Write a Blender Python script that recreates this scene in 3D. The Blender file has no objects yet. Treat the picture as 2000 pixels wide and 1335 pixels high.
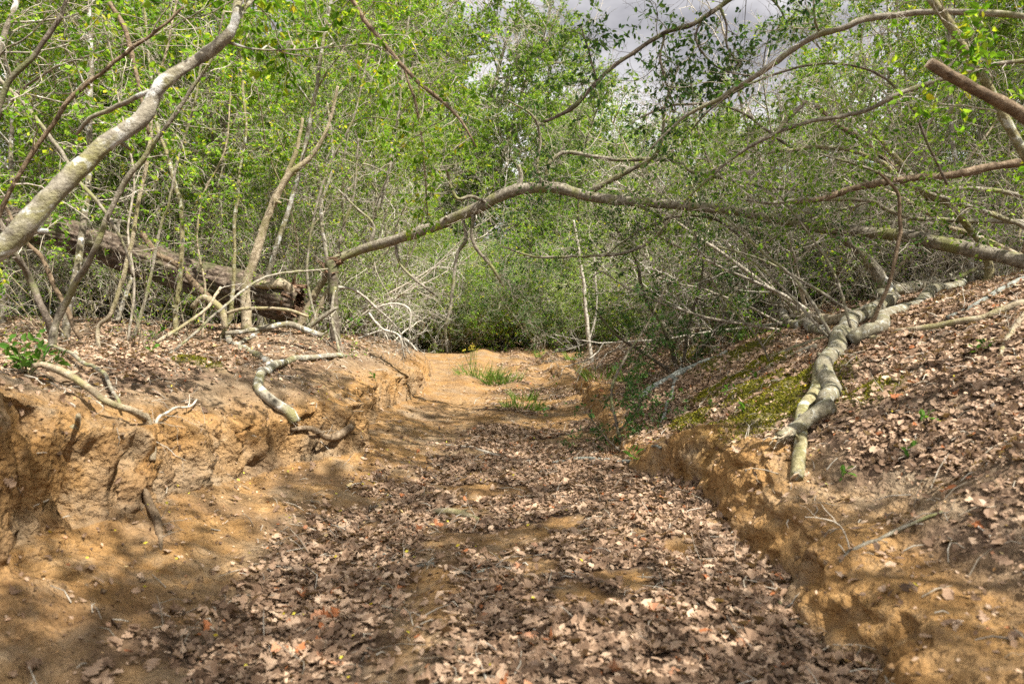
import bpy, math, random
import numpy as np
from mathutils import Vector

S = bpy.context.scene
COL = S.collection
PI = math.pi
rad = math.radians

# ------------------------------------------------------------------ camera
CAM_H, F = 1.05, 1333.3          # eye height; focal length of a 24 mm lens for a 2000 px wide frame
cam_d = bpy.data.cameras.new('camera')
cam = bpy.data.objects.new('camera', cam_d); COL.objects.link(cam)
cam.location = (0, 0, CAM_H); cam.rotation_euler = (rad(90), 0, 0)
cam_d.lens = 24; cam_d.sensor_width = 36
cam_d.clip_start = 0.05; cam_d.clip_end = 1000
cam_d.dof.use_dof = True; cam_d.dof.focus_distance = 6.5; cam_d.dof.aperture_fstop = 2.8
S.camera = cam

# ------------------------------------------------------------------ light
SUN_EL, SUN_AZ = 57.0, 130.0     # azimuth clockwise from +Y (the way the camera looks): right and slightly behind
EXPOSURE = 1.92
W = bpy.data.worlds.new('World'); S.world = W; W.use_nodes = True
nt = W.node_tree; nt.nodes.clear()
def N(t, kind, **kw):
    n = t.nodes.new(kind)
    for k, v in kw.items(): setattr(n, k, v)
    return n
out = N(nt, 'ShaderNodeOutputWorld'); bg = N(nt, 'ShaderNodeBackground')
sky = N(nt, 'ShaderNodeTexSky', sky_type='NISHITA', sun_disc=False)
sky.sun_elevation = rad(SUN_EL); sky.sun_rotation = rad(SUN_AZ)
tc = N(nt, 'ShaderNodeTexCoord')
mp = N(nt, 'ShaderNodeMapping'); mp.inputs['Scale'].default_value = (1, 1, 2.2); mp.inputs['Location'].default_value = (5.2, 2.2, 2.8)
n1 = N(nt, 'ShaderNodeTexNoise'); n1.inputs['Scale'].default_value = 2.3; n1.inputs['Detail'].default_value = 7; n1.inputs['Roughness'].default_value = 0.55
r1 = N(nt, 'ShaderNodeValToRGB'); r1.color_ramp.elements[0].position = 0.33; r1.color_ramp.elements[1].position = 0.41
n2 = N(nt, 'ShaderNodeTexNoise'); n2.inputs['Scale'].default_value = 1.7; n2.inputs['Detail'].default_value = 9
r2 = N(nt, 'ShaderNodeValToRGB')
r2.color_ramp.elements[0].position = 0.36; r2.color_ramp.elements[0].color = (.80, .79, .86, 1)
r2.color_ramp.elements[1].position = 0.62; r2.color_ramp.elements[1].color = (3.7, 3.6, 3.6, 1)
mix = N(nt, 'ShaderNodeMixRGB')
L = nt.links.new
L(tc.outputs['Generated'], mp.inputs['Vector'])
L(mp.outputs['Vector'], n1.inputs['Vector']); L(mp.outputs['Vector'], n2.inputs['Vector'])
L(n1.outputs['Fac'], r1.inputs['Fac']); L(n2.outputs['Fac'], r2.inputs['Fac'])
L(r1.outputs['Color'], mix.inputs['Fac']); L(sky.outputs['Color'], mix.inputs['Color1']); L(r2.outputs['Color'], mix.inputs['Color2'])
L(mix.outputs['Color'], bg.inputs['Color']); bg.inputs['Strength'].default_value = 0.15
L(bg.outputs['Background'], out.inputs['Surface'])
sd = bpy.data.lights.new('sun', 'SUN'); so = bpy.data.objects.new('sun', sd); COL.objects.link(so)
sd.energy = 3.9; sd.angle = rad(0.5); sd.color = (1.0, 0.95, 0.86)
sdir = Vector((math.sin(rad(SUN_AZ)) * math.cos(rad(SUN_EL)), math.cos(rad(SUN_AZ)) * math.cos(rad(SUN_EL)), math.sin(rad(SUN_EL))))
so.rotation_euler = (-sdir).to_track_quat('-Z', 'Y').to_euler(); so.location = sdir * 60
vs = S.view_settings; vs.view_transform = 'Standard'; vs.look = 'None'; vs.exposure = EXPOSURE; vs.gamma = 1; vs.use_curve_mapping = False
cy = S.cycles
cy.use_denoising = False; cy.sample_clamp_indirect = 4
cy.max_bounces = 6; cy.diffuse_bounces = 4; cy.glossy_bounces = 2; cy.transmission_bounces = 4; cy.transparent_max_bounces = 4
cy.caustics_reflective = False; cy.caustics_refractive = False

# ------------------------------------------------------------------ noise
def _h(ix, iy, iz, seed):
    h = (ix.astype(np.int64) * 374761393 + iy.astype(np.int64) * 668265263 + iz.astype(np.int64) * 2147483647 + seed * 974711) & 0xffffffff
    h = ((h ^ (h >> 13)) * 1274126177) & 0xffffffff
    h = ((h ^ (h >> 16)) * 2246822519) & 0xffffffff
    return ((h ^ (h >> 15)) & 0xffffff) / float(0xffffff) * 2 - 1
def vn(x, y, z=0.0, seed=0):
    x = np.asarray(x, float); y = np.asarray(y, float); z = np.zeros_like(x) + z
    x0, y0, z0 = np.floor(x), np.floor(y), np.floor(z)
    fx, fy, fz = x - x0, y - y0, z - z0
    fx = fx * fx * (3 - 2 * fx); fy = fy * fy * (3 - 2 * fy); fz = fz * fz * (3 - 2 * fz)
    def c(a, b, d): return _h(x0 + a, y0 + b, z0 + d, seed)
    def lx(b, d): return c(0, b, d) * (1 - fx) + c(1, b, d) * fx
    return (lx(0, 0) * (1 - fy) + lx(1, 0) * fy) * (1 - fz) + (lx(0, 1) * (1 - fy) + lx(1, 1) * fy) * fz
def fbm(x, y, z=0.0, octaves=4, seed=0, gain=0.5):
    s, a, f, t = 0, 1.0, 1.0, 0
    for o in range(octaves):
        s = s + a * vn(np.asarray(x) * f, np.asarray(y) * f, np.asarray(z) * f, seed + o * 17); t += a; a *= gain; f *= 2.03
    return s / t
def sst(a, b, x):
    t = np.clip((x - a) / (b - a), 0, 1); return t * t * (3 - 2 * t)

# ------------------------------------------------------------------ terrain form
ip = np.interp
def bed_z(Y): return ip(Y, [0, 2.1, 4, 5.6, 9, 12, 15, 17, 19, 22, 40], [.03, .08, .12, .2, .28, .40, .60, .74, .80, .85, 1.1])
def base_left(Y):
    return ip(Y, [-3, 0, 2.0, 2.4, 2.8, 3.3, 3.8, 4.25, 4.5, 4.75, 5.1, 5.6, 6.2, 7, 8, 9, 11, 13, 15, 17, 19],
              [-1.5, -1.55, -1.62, -1.66, -1.60, -1.60, -1.5, -1.42, -1.22, -1.06, -1.12, -1.34, -1.22, -1.3, -1.2, -1.18, -1.35, -1.5, -1.9, -2.6, -4])
def base_right(Y):
    return ip(Y, [-3, 0, 1.6, 2.1, 2.6, 3.07, 3.5, 3.9, 4.2, 4.5, 5, 5.6, 7, 8, 9.7, 11, 13, 15, 17, 19],
              [.9, .92, .95, .97, 1.02, 1.02, 1.07, 1.08, .84, .74, .72, .78, .9, .84, .9, 1.05, 1.15, 1.3, 2.0, 3.5])
def cliff_l(Y): return ip(Y, [0, 2.2, 2.6, 3.0, 3.6, 4.2, 4.7, 5.4, 6.5, 9, 13, 17, 19], [.66, .58, .46, .34, .28, .27, .29, .28, .30, .25, .18, .05, 0])
def cliff_r(Y): return ip(Y, [0, 2.1, 2.6, 3.3, 4, 4.6, 5.5, 9.7, 13, 17, 19], [.16, .19, .25, .32, .31, .18, .13, .18, .12, .05, 0])
def plate_l(Y): return ip(Y, [0, 3, 5.8, 8, 12, 17, 22], [.93, .95, 1.0, 1.25, 1.33, 1.2, 1.2])
def cap_r(Y): return ip(Y, [0, 5, 8, 12, 17, 22], [1.6, 1.65, 1.15, .85, .45, .3])
def terrain(x, Y, full=False):
    x = np.asarray(x, float); Y = np.asarray(Y, float)
    wig = 0.055 * vn(Y * 2.3, x * 0 + 3, 0, 5) + 0.035 * vn(Y * 6.5, x * 0 + 8, 0, 6)
    xl = base_left(Y) + wig; xr = base_right(Y) + 0.05 * vn(Y * 2.6, x * 0 + 1, 0, 7) + 0.035 * vn(Y * 7, x * 0 + 2, 0, 8)
    b = bed_z(Y)
    mid = (xl + xr) / 2; half = (xr - xl) / 2
    q = np.clip((x - mid) / half, -1, 1)
    z = b + 0.05 * q ** 2 - 0.05 * np.exp(-((q - 0.45) / 0.3) ** 2) * sst(3, 7, Y) - 0.03 * np.exp(-((q + 0.35) / 0.25) ** 2)
    ap = np.clip(1 - (x - xl) / 0.72, 0, 1)                       # talus apron under the left face
    z = z + ip(Y, [0, 2.5, 4, 6, 20], [.25, .22, .10, .05, .03]) * ap * ap * (x > xl) + (x <= xl) * ip(Y, [0, 2.5, 4, 6, 20], [.25, .22, .10, .05, .03])
    z = z + 0.13 * sst(8.5, 12, Y) * (np.exp(-((x + .75) / .28) ** 2) + np.exp(-((x - .12) / .24) ** 2) * .7 + np.exp(-((x - .85) / .2) ** 2) * (1 + .6 * np.sin(Y * 1.7)))
    u = np.maximum(xl - x, 0)
    cw = 0.11 + 0.04 * vn(Y * 3.1, x * 0 + 9, 0, 9)
    hl = cliff_l(Y); cl = hl * sst(0, 1, u / cw) ** 0.8
    tgt = np.maximum(plate_l(Y) - b - hl - .1, 0.02)
    z = z + cl + tgt * (1 - np.exp(-np.maximum(u - 0.1, 0) / ip(Y, [0, 2.3, 3, 5, 8, 14], [.24, .30, .62, .85, .75, .9])))
    z = z + 0.10 * sst(2, 6, u)
    v = np.maximum(x - xr, 0)
    hr = cliff_r(Y) * (1 + .35 * vn(Y * 3.7, x * 0 + 4, 0, 12)); wr = .105 + .04 * vn(Y * 2.9, x * 0 + 6, 0, 13); cr = hr * np.clip(v / wr, 0, 1) ** .85 * (1 - .12 * sst(.7, 1.0, v / wr) + .12 * sst(1.0, 1.5, v / wr))
    k = ip(Y, [0, 3, 4.5, 6, 20], [.54, .56, .55, .5, .4])
    vv = np.maximum(v - .40, 0); cap = cap_r(Y)
    rise = cap * (1 - np.exp(-(vv * k / cap) ** 1.6)) ** (1 / 1.6)
    z = z + cr + .12 * np.clip(v, 0, .45) + rise
    nz = 0.05 * fbm(x * .9, Y * .9, 0, 3, 21) + 0.022 * fbm(x * 3.3, Y * 3.3, 0, 3, 31)
    far = sst(14, 40, np.hypot(x, Y))
    z = z + nz + far * 0.5 * fbm(x * .06, Y * .06, 0, 3, 41)
    if full: return z, u, v, cw, cl / np.maximum(hl, .01), cr / np.maximum(hr, .01), q
    return z
def tz(x, Y): return float(terrain(np.array([x]), np.array([Y]))[0])
def P(px, py, d): return np.array([(px - 1000) / F * d, d, CAM_H - (py - 667) / F * d])
_T = np.concatenate([np.arange(1.2, 9, .02), np.arange(9, 40, .06)])
def ground_hit(px, py, lift=0.0):
    X = (px - 1000) / F * _T; Z = CAM_H - (py - 667) / F * _T
    under = Z < terrain(X, _T) + lift
    i = int(np.argmax(under)) if under.any() else 400
    return np.array([X[i], _T[i], Z[i]])

# ------------------------------------------------------------------ mesh helpers
def mkmesh(name, V, faces, mats=(), attrs=None, smooth=True, midx=None):
    me = bpy.data.meshes.new(name)
    V = np.ascontiguousarray(V, np.float32)
    me.vertices.add(len(V)); me.vertices.foreach_set('co', V.ravel())
    faces = [np.asarray(f, np.int32) for f in faces if len(f)]
    nl = sum(f.size for f in faces); npoly = sum(len(f) for f in faces)
    me.loops.add(nl); me.polygons.add(npoly)
    me.loops.foreach_set('vertex_index', np.concatenate([f.ravel() for f in faces]).astype(np.int32))
    tot = np.concatenate([np.full(len(f), f.shape[1], np.int32) for f in faces])
    st = np.concatenate([[0], np.cumsum(tot)[:-1]]).astype(np.int32)
    me.polygons.foreach_set('loop_start', st)
    me.polygons.foreach_set('use_smooth', np.full(npoly, smooth, bool))
    if midx is not None: me.polygons.foreach_set('material_index', midx.astype(np.int32))
    for k, a in (attrs or {}).items():
        at = me.attributes.new(k, 'FLOAT', 'POINT'); at.data.foreach_set('value', np.asarray(a, np.float32))
    for m in mats: me.materials.append(m)
    me.update(calc_edges=True); me.validate()
    return me
def link(name, me, parent=None):
    o = bpy.data.objects.new(name, me); COL.objects.link(o)
    if parent is not None: o.parent = parent
    return o
def tag(o, label=None, cat=None, group=None, kind=None):
    if label: o['label'] = label
    if cat: o['category'] = cat
    if group: o['group'] = group
    if kind: o['kind'] = kind
    return o
def empty(name, loc=(0, 0, 0), rz=0):
    o = bpy.data.objects.new(name, None); o.location = loc; o.rotation_euler = (0, 0, rz); o.empty_display_size = .1
    COL.objects.link(o); return o
def unit(v): return v / np.maximum(np.linalg.norm(v, axis=-1, keepdims=True), 1e-9)

class Acc:
    """collects tubes and leaves, then becomes meshes"""
    def __init__(s): s.V, s.Q, s.T, s.A, s.n = [], [], [], [], 0
    def add(s, V, Q=None, T=None, A=None):
        s.V.append(V)
        if Q is not None and len(Q): s.Q.append(np.asarray(Q) + s.n)
        if T is not None and len(T): s.T.append(np.asarray(T) + s.n)
        s.A.append(np.zeros(len(V)) if A is None else A); s.n += len(V)
    def mesh(s, name, mats, smooth=True, origin=None):
        V = np.concatenate(s.V)
        if origin is not None: V = V - np.asarray(origin)
        return mkmesh(name, V, ([np.concatenate(s.Q)] if s.Q else []) + ([np.concatenate(s.T)] if s.T else []), mats, {'tint': np.concatenate(s.A)}, smooth)
def tubes(acc, pts, rads, sides, rng, rough=0.0, caps=False, tint=None):
    """pts (B,n,3), rads (B,n)"""
    B, n, _ = pts.shape
    t = np.empty_like(pts); t[:, 1:-1] = pts[:, 2:] - pts[:, :-2]; t[:, 0] = pts[:, 1] - pts[:, 0]; t[:, -1] = pts[:, -1] - pts[:, -2]
    t = unit(t)
    u = np.cross(t[:, 0], np.where(np.abs(t[:, 0, 2:3]) < .8, [[0, 0, 1.]], [[1., 0, 0]])); u = unit(u)
    ang = np.arange(sides) / sides * 2 * PI
    V = np.empty((B, n, sides, 3))
    for i in range(n):
        u = unit(u - t[:, i] * np.sum(u * t[:, i], -1, keepdims=True)); w = np.cross(t[:, i], u)
        r = rads[:, i, None, None]
        if rough: r = r * (1 + rough * rng.normal(size=(B, sides, 1)))
        V[:, i] = pts[:, i, None] + r * (u[:, None] * np.cos(ang)[None, :, None] + w[:, None] * np.sin(ang)[None, :, None])
    b = np.arange(B)[:, None, None] * n * sides; i = np.arange(n - 1)[None, :, None] * sides; j = np.arange(sides)[None, None, :]; j2 = (j + 1) % sides
    Q = np.stack(np.broadcast_arrays(b + i + j, b + i + j2, b + i + sides + j2, b + i + sides + j), -1).reshape(-1, 4)
    tt = np.repeat(rng.random(B) if tint is None else np.broadcast_to(tint, (B,)), n * sides)
    V = V.reshape(-1, 3)
    T = None
    if caps:
        base = len(V); cen = np.concatenate([pts[:, 0], pts[:, -1]]); T = []
        for k in range(B):
            for e in range(2):
                o = k * n * sides + (0 if e == 0 else (n - 1) * sides); c = base + e * B + k
                for jj in range(sides):
                    a, d = o + jj, o + (jj + 1) % sides
                    T.append((c, d, a) if e == 0 else (c, a, d))
        V = np.concatenate([V, cen]); tt = np.concatenate([tt, np.full(2 * B, .5)])
    acc.add(V, Q, T, tt)
def walk(st, dr, ln, n, wander, trop, rng):
    B = len(st); pts = np.empty((B, n, 3)); pts[:, 0] = st; d = unit(dr); step = (ln / (n - 1))[:, None]
    for i in range(1, n):
        d = unit(d + rng.normal(size=(B, 3)) * wander + np.asarray(trop)); pts[:, i] = pts[:, i - 1] + d * step
    return pts
def sprout(pts, k, t0, t1, a0, a1, rng):
    """k children on each polyline: starts, directions, parent index, t"""
    B, n, _ = pts.shape
    t = t0 + (t1 - t0) * (np.arange(k)[None] + rng.random((B, k))) / k
    f = t * (n - 1); i = np.minimum(f.astype(int), n - 2); g = (f - i)[..., None]
    bi = np.arange(B)[:, None]
    p0, p1 = pts[bi, i], pts[bi, i + 1]
    pos = p0 + (p1 - p0) * g; tan = unit(p1 - p0)
    r = rng.normal(size=(B, k, 3)); per = unit(r - tan * np.sum(r * tan, -1, keepdims=True))
    a = (a0 + (a1 - a0) * rng.random((B, k)))[..., None]
    d = tan * np.cos(a) + per * np.sin(a)
    return pos.reshape(-1, 3), d.reshape(-1, 3), np.repeat(np.arange(B), k), t.reshape(-1)
def leaves(acc, pos, dr, size, rng, width=.5, fold=.25, droop=.3, detail=False, up=.6):
    M = len(pos); d = unit(dr + rng.normal(size=(M, 3)) * .35 + [0, 0, -droop])
    nr = unit(rng.normal(size=(M, 3)) * .8 + [0, 0, up]); s = unit(np.cross(d, nr)); nr = np.cross(s, d)
    sz = (size * (0.6 + .7 * rng.random(M)))[:, None]; w = sz * width * .5 * (.8 + .4 * rng.random((M, 1)))
    pos = pos + d * sz * .15
    tint = rng.random(M)
    if detail:
        a = pos; m1 = pos + d * sz * .5 - nr * sz * .03; tp = pos + d * sz - nr * sz * .12
        l1 = pos + d * sz * .3 + s * w * .9 + nr * w * fold; l2 = pos + d * sz * .65 + s * w * .85 + nr * w * fold
        q1 = pos + d * sz * .3 - s * w * .9 + nr * w * fold; q2 = pos + d * sz * .65 - s * w * .85 + nr * w * fold
        V = np.stack([a, m1, tp, l1, l2, q1, q2], 1).reshape(-1, 3); b = np.arange(M)[:, None] * 7
        T = np.concatenate([b + [0, 1, 3], b + [3, 1, 4], b + [4, 1, 2], b + [0, 5, 1], b + [5, 6, 1], b + [6, 2, 1]])
        acc.add(V, None, T, np.repeat(tint, 7))
    else:
        V = np.stack([pos, pos + d * sz * .5 + s * w + nr * w * fold, pos + d * sz, pos + d * sz * .5 - s * w + nr * w * fold], 1).reshape(-1, 3)
        b = np.arange(M)[:, None] * 4
        acc.add(V, None, np.concatenate([b + [0, 2, 1], b + [0, 3, 2]]), np.repeat(tint, 4))
def smooth_line(C, n):
    """Catmull-Rom through rows of C (any columns), n points evenly spread"""
    C = np.asarray(C, float)
    E = np.vstack([2 * C[0] - C[1], C, 2 * C[-1] - C[-2]])
    seg = np.linalg.norm(np.diff(C[:, :3], axis=0), axis=1); cum = np.concatenate([[0], np.cumsum(seg)])
    s = np.linspace(0, cum[-1], n); i = np.clip(np.searchsorted(cum, s, 'right') - 1, 0, len(C) - 2)
    t = ((s - cum[i]) / np.maximum(seg[i], 1e-6))[:, None]
    a, b, c, d = E[i], E[i + 1], E[i + 2], E[i + 3]
    return .5 * (2 * b + (c - a) * t + (2 * a - 5 * b + 4 * c - d) * t ** 2 + (3 * b - a - 3 * c + d) * t ** 3)

# ------------------------------------------------------------------ materials
def new_mat(name):
    m = bpy.data.materials.new(name); m.use_nodes = True; t = m.node_tree; t.nodes.clear()
    o = N(t, 'ShaderNodeOutputMaterial'); return m, t, o
def ramp(t, src, stops):
    r = N(t, 'ShaderNodeValToRGB'); e = r.color_ramp.elements
    while len(e) < len(stops): e.new(0.5)
    for el, (p, c) in zip(e, stops): el.position = p; el.color = (*c, 1)
    t.links.new(src, r.inputs['Fac']); return r.outputs['Color']
def noise(t, scale, detail=5, rough=.6, vec=None, dist=0):
    n = N(t, 'ShaderNodeTexNoise'); n.inputs['Scale'].default_value = scale; n.inputs['Detail'].default_value = detail
    n.inputs['Roughness'].default_value = rough; n.inputs['Distortion'].default_value = dist
    if vec is not None: t.links.new(vec, n.inputs['Vector'])
    return n.outputs['Fac']
def attr(t, name):
    a = N(t, 'ShaderNodeAttribute'); a.attribute_name = name; return a.outputs['Fac']
def mixc(t, f, a, b, mode='MIX'):
    m = N(t, 'ShaderNodeMixRGB', blend_type=mode)
    for s, k in ((f, 'Fac'), (a, 'Color1'), (b, 'Color2')):
        if isinstance(s, (int, float)): m.inputs[k].default_value = s
        elif isinstance(s, tuple): m.inputs[k].default_value = (*s, 1)
        else: t.links.new(s, m.inputs[k])
    return m.outputs['Color']
def math_(t, op, a, b=None):
    m = N(t, 'ShaderNodeMath', operation=op)
    for i, s in enumerate((a, b)):
        if s is None: continue
        if isinstance(s, (int, float)): m.inputs[i].default_value = s
        else: t.links.new(s, m.inputs[i])
    return m.outputs[0]
def bark_mat(name, dark, mid, light, moss=None, lichen=None, bump=.85, scale=1.0, rings=0):
    m, t, o = new_mat(name); b = N(t, 'ShaderNodeBsdfPrincipled'); b.inputs['Roughness'].default_value = .85
    b.inputs['Specular IOR Level'].default_value = .2
    g = N(t, 'ShaderNodeNewGeometry'); tcn = N(t, 'ShaderNodeTexCoord'); vec = tcn.outputs['Object']
    c = ramp(t, noise(t, 26 * scale, 6, .65, vec), [(.30, dark), (.5, mid), (.72, light)])
    c2 = ramp(t, attr(t, 'tint'), [(0, (.72, .68, .62)), (1, (1.2, 1.2, 1.2))]); c = mixc(t, 1.0, c, c2, 'MULTIPLY')
    if moss is not None:
        f = ramp(t, noise(t, 5 * scale, 4, .6, vec), [(.48, (0, 0, 0)), (.62, (.85, .85, .85))]); c = mixc(t, f, c, moss)
    if lichen is not None:
        f = ramp(t, noise(t, 10 * scale, 6, .65, vec, .6), [(.53, (0, 0, 0)), (.64, (.85, .85, .85))]); c = mixc(t, f, c, lichen)
    t.links.new(c, b.inputs['Base Color'])
    bm = N(t, 'ShaderNodeBump'); bm.inputs['Strength'].default_value = bump; bm.inputs['Distance'].default_value = .014
    t.links.new(noise(t, 70 * scale, 4, .7, vec), bm.inputs['Height']); t.links.new(bm.outputs['Normal'], b.inputs['Normal'])
    t.links.new(b.outputs['BSDF'], o.inputs['Surface']); return m
def leaf_mat(name, stops, trans=.45, gloss=0):
    m, t, o = new_mat(name)
    c = ramp(t, attr(t, 'tint'), stops)
    oi = N(t, 'ShaderNodeObjectInfo')
    hs = N(t, 'ShaderNodeHueSaturation'); t.links.new(c, hs.inputs['Color'])
    mr = N(t, 'ShaderNodeMapRange'); mr.inputs['To Min'].default_value = .8; mr.inputs['To Max'].default_value = 1.2
    t.links.new(oi.outputs['Random'], mr.inputs['Value']); t.links.new(mr.outputs[0], hs.inputs['Value']); c = hs.outputs['Color']
    d = N(t, 'ShaderNodeBsdfDiffuse'); tr = N(t, 'ShaderNodeBsdfTranslucent'); gl = N(t, 'ShaderNodeBsdfGlossy'); gl.inputs['Roughness'].default_value = .45
    t.links.new(c, d.inputs['Color']); t.links.new(mixc(t, 1.0, c, (1.25, 1.25, .55), 'MULTIPLY'), tr.inputs['Color'])
    mx = N(t, 'ShaderNodeMixShader'); mx.inputs['Fac'].default_value = trans
    t.links.new(d.outputs[0], mx.inputs[1]); t.links.new(tr.outputs[0], mx.inputs[2])
    if not gloss:
        t.links.new(mx.outputs[0], o.inputs['Surface']); return m
    lw = N(t, 'ShaderNodeFresnel'); lw.inputs['IOR'].default_value = 1.35
    mx2 = N(t, 'ShaderNodeMixShader'); t.links.new(math_(t, 'MULTIPLY', lw.outputs[0], gloss * 3), mx2.inputs['Fac'])
    t.links.new(mx.outputs[0], mx2.inputs[1]); t.links.new(gl.outputs[0], mx2.inputs[2])
    t.links.new(mx2.outputs[0], o.inputs['Surface']); return m

M = {}
M['pale_bark'] = bark_mat('pale_bark', (.085, .074, .054), (.195, .175, .135), (.34, .315, .26), moss=(.20, .185, .075), lichen=(.56, .56, .54), scale=.9)
M['grey_bark'] = bark_mat('grey_bark', (.075, .065, .048), (.19, .17, .13), (.36, .33, .28), moss=(.17, .17, .06))
M['dark_bark'] = bark_mat('dark_bark', (.045, .035, .026), (.12, .098, .075), (.24, .21, .175), moss=(.12, .13, .05))
M['mossy_bark'] = bark_mat('mossy_bark', (.08, .07, .035), (.20, .175, .09), (.33, .30, .18), moss=(.17, .165, .055), lichen=(.42, .42, .36), scale=1.4)
M['brown_bark'] = bark_mat('brown_bark', (.055, .038, .023), (.14, .10, .062), (.27, .21, .145))
M['tan_bark'] = bark_mat('tan_bark', (.12, .095, .06), (.29, .24, .165), (.47, .41, .31), moss=(.20, .18, .08))
M['twig'] = bark_mat('twig_bark', (.16, .14, .105), (.34, .305, .25), (.50, .46, .39), bump=.2)
M['bole_bark'] = bark_mat('bole_bark', (.075, .066, .045), (.185, .165, .115), (.31, .285, .215), moss=(.20, .185, .10), lichen=(.38, .38, .345), scale=2.2)
M['dead_twig'] = bark_mat('dead_twig', (.17, .155, .125), (.36, .335, .285), (.54, .51, .45), bump=.2)
M['lichen_stick'] = bark_mat('lichen_stick', (.09, .095, .08), (.20, .21, .185), (.36, .385, .36), bump=.6, scale=2)
M['broken_wood'] = bark_mat('broken_wood', (.035, .02, .013), (.13, .078, .048), (.33, .235, .16), bump=.8)
M['rotten_bark'] = bark_mat('rotten_bark', (.028, .02, .015), (.10, .074, .055), (.27, .225, .18), moss=(.07, .07, .03), bump=1.0, scale=.9)
M['broken_pale'] = bark_mat('broken_pale', (.16, .13, .09), (.34, .29, .21), (.52, .46, .36), bump=.8)
M['cut_wood'] = bark_mat('cut_wood', (.30, .22, .14), (.45, .36, .25), (.58, .50, .38), bump=.2)
M['leaf_bright'] = leaf_mat('leaf_bright', [(0, (.05, .13, .012)), (.45, (.14, .27, .026)), (.80, (.25, .38, .045)), (.95, (.38, .42, .04)), (1, (.50, .40, .03))], .5)
M['leaf_mid'] = leaf_mat('leaf_mid', [(0, (.045, .11, .016)), (.5, (.14, .245, .034)), (1, (.28, .38, .065))], .45)
M['leaf_dark'] = leaf_mat('leaf_dark', [(0, (.03, .07, .024)), (.6, (.06, .125, .036)), (1, (.12, .19, .055))], .35)
M['leaf_olive'] = leaf_mat('leaf_olive', [(0, (.06, .12, .018)), (.5, (.17, .265, .042)), (1, (.34, .42, .085))], .45)
M['leaf_fresh'] = leaf_mat('leaf_fresh', [(0, (.05, .13, .02)), (1, (.13, .25, .045))], .45)
M['grass'] = leaf_mat('grass_blade', [(0, (.06, .13, .02)), (.7, (.13, .22, .04)), (1, (.28, .28, .10))], .4)
M['moss'] = leaf_mat('moss', [(0, (.05, .06, .008)), (.5, (.13, .13, .015)), (1, (.26, .22, .03))], .2, 0)
M['petal'] = leaf_mat('petal', [(0, (.48, .38, .04)), (1, (.60, .52, .10))], .3, 0)
M['yellow_leaf'] = leaf_mat('yellow_leaf', [(0, (.5, .38, .03)), (1, (.55, .55, .10))], .3, 0)
M['dry_leaf'] = leaf_mat('dry_leaf', [(0, (.06, .04, .026)), (.2, (.145, .092, .06)), (.45, (.26, .172, .113)), (.72, (.385, .268, .182)), (.88, (.52, .385, .27)), (.95, (.32, .12, .05)), (1, (.52, .40, .20))], .15, .01)

# ground
m, t, o = new_mat('soil'); M['soil'] = m
b = N(t, 'ShaderNodeBsdfPrincipled'); b.inputs['Roughness'].default_value = .95; b.inputs['Specular IOR Level'].default_value = .1
vec = N(t, 'ShaderNodeTexCoord').outputs['Object']
ochre = ramp(t, noise(t, 6, 10, .78, vec), [(.28, (.165, .085, .031)), (.44, (.285, .158, .058)), (.58, (.355, .21, .086)), (.76, (.41, .285, .16))])
topsoil = ramp(t, noise(t, 10, 10, .8, vec), [(.3, (.13, .088, .052)), (.5, (.265, .19, .115)), (.72, (.40, .305, .20))])
duff = ramp(t, noise(t, 40, 6, .75, vec), [(.3, (.045, .03, .02)), (.55, (.14, .09, .06)), (.75, (.27, .19, .13))])
c = mixc(t, attr(t, 'clay'), topsoil, ochre)
c = mixc(t, attr(t, 'duff'), c, duff)
mossc = ramp(t, noise(t, 45, 4, .7, vec), [(.35, (.05, .05, .01)), (.6, (.16, .15, .025)), (.8, (.26, .22, .05))])
mf = N(t, 'ShaderNodeMath', operation='MULTIPLY'); t.links.new(attr(t, 'moss'), mf.inputs[0])
t.links.new(ramp(t, noise(t, 14, 5, .7, vec), [(.34, (0, 0, 0)), (.46, (1, 1, 1))]), mf.inputs[1])
c = mixc(t, mf.outputs[0], c, mossc)
speck = ramp(t, noise(t, 120, 3, .6, vec), [(.56, (0, 0, 0)), (.66, (.6, .6, .6))])
c = mixc(t, speck, c, (.10, .065, .04))
c = mixc(t, ramp(t, noise(t, 3.2, 6, .7, vec), [(.50, (0, 0, 0)), (.66, (.6, .6, .6))]), c, (.30, .235, .16))
t.links.new(c, b.inputs['Base Color'])
bp = N(t, 'ShaderNodeBump'); bp.inputs['Strength'].default_value = 1.0; bp.inputs['Distance'].default_value = .035
vo = N(t, 'ShaderNodeTexVoronoi'); vo.inputs['Scale'].default_value = 34; t.links.new(vec, vo.inputs['Vector'])
hh = math_(t, 'ADD', math_(t, 'MULTIPLY', noise(t, 32, 5, .62, vec), 1.5), math_(t, 'MULTIPLY', vo.outputs['Distance'], .6))
t.links.new(hh, bp.inputs['Height']); t.links.new(bp.outputs['Normal'], b.inputs['Normal']); t.links.new(b.outputs['BSDF'], o.inputs['Surface'])

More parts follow.
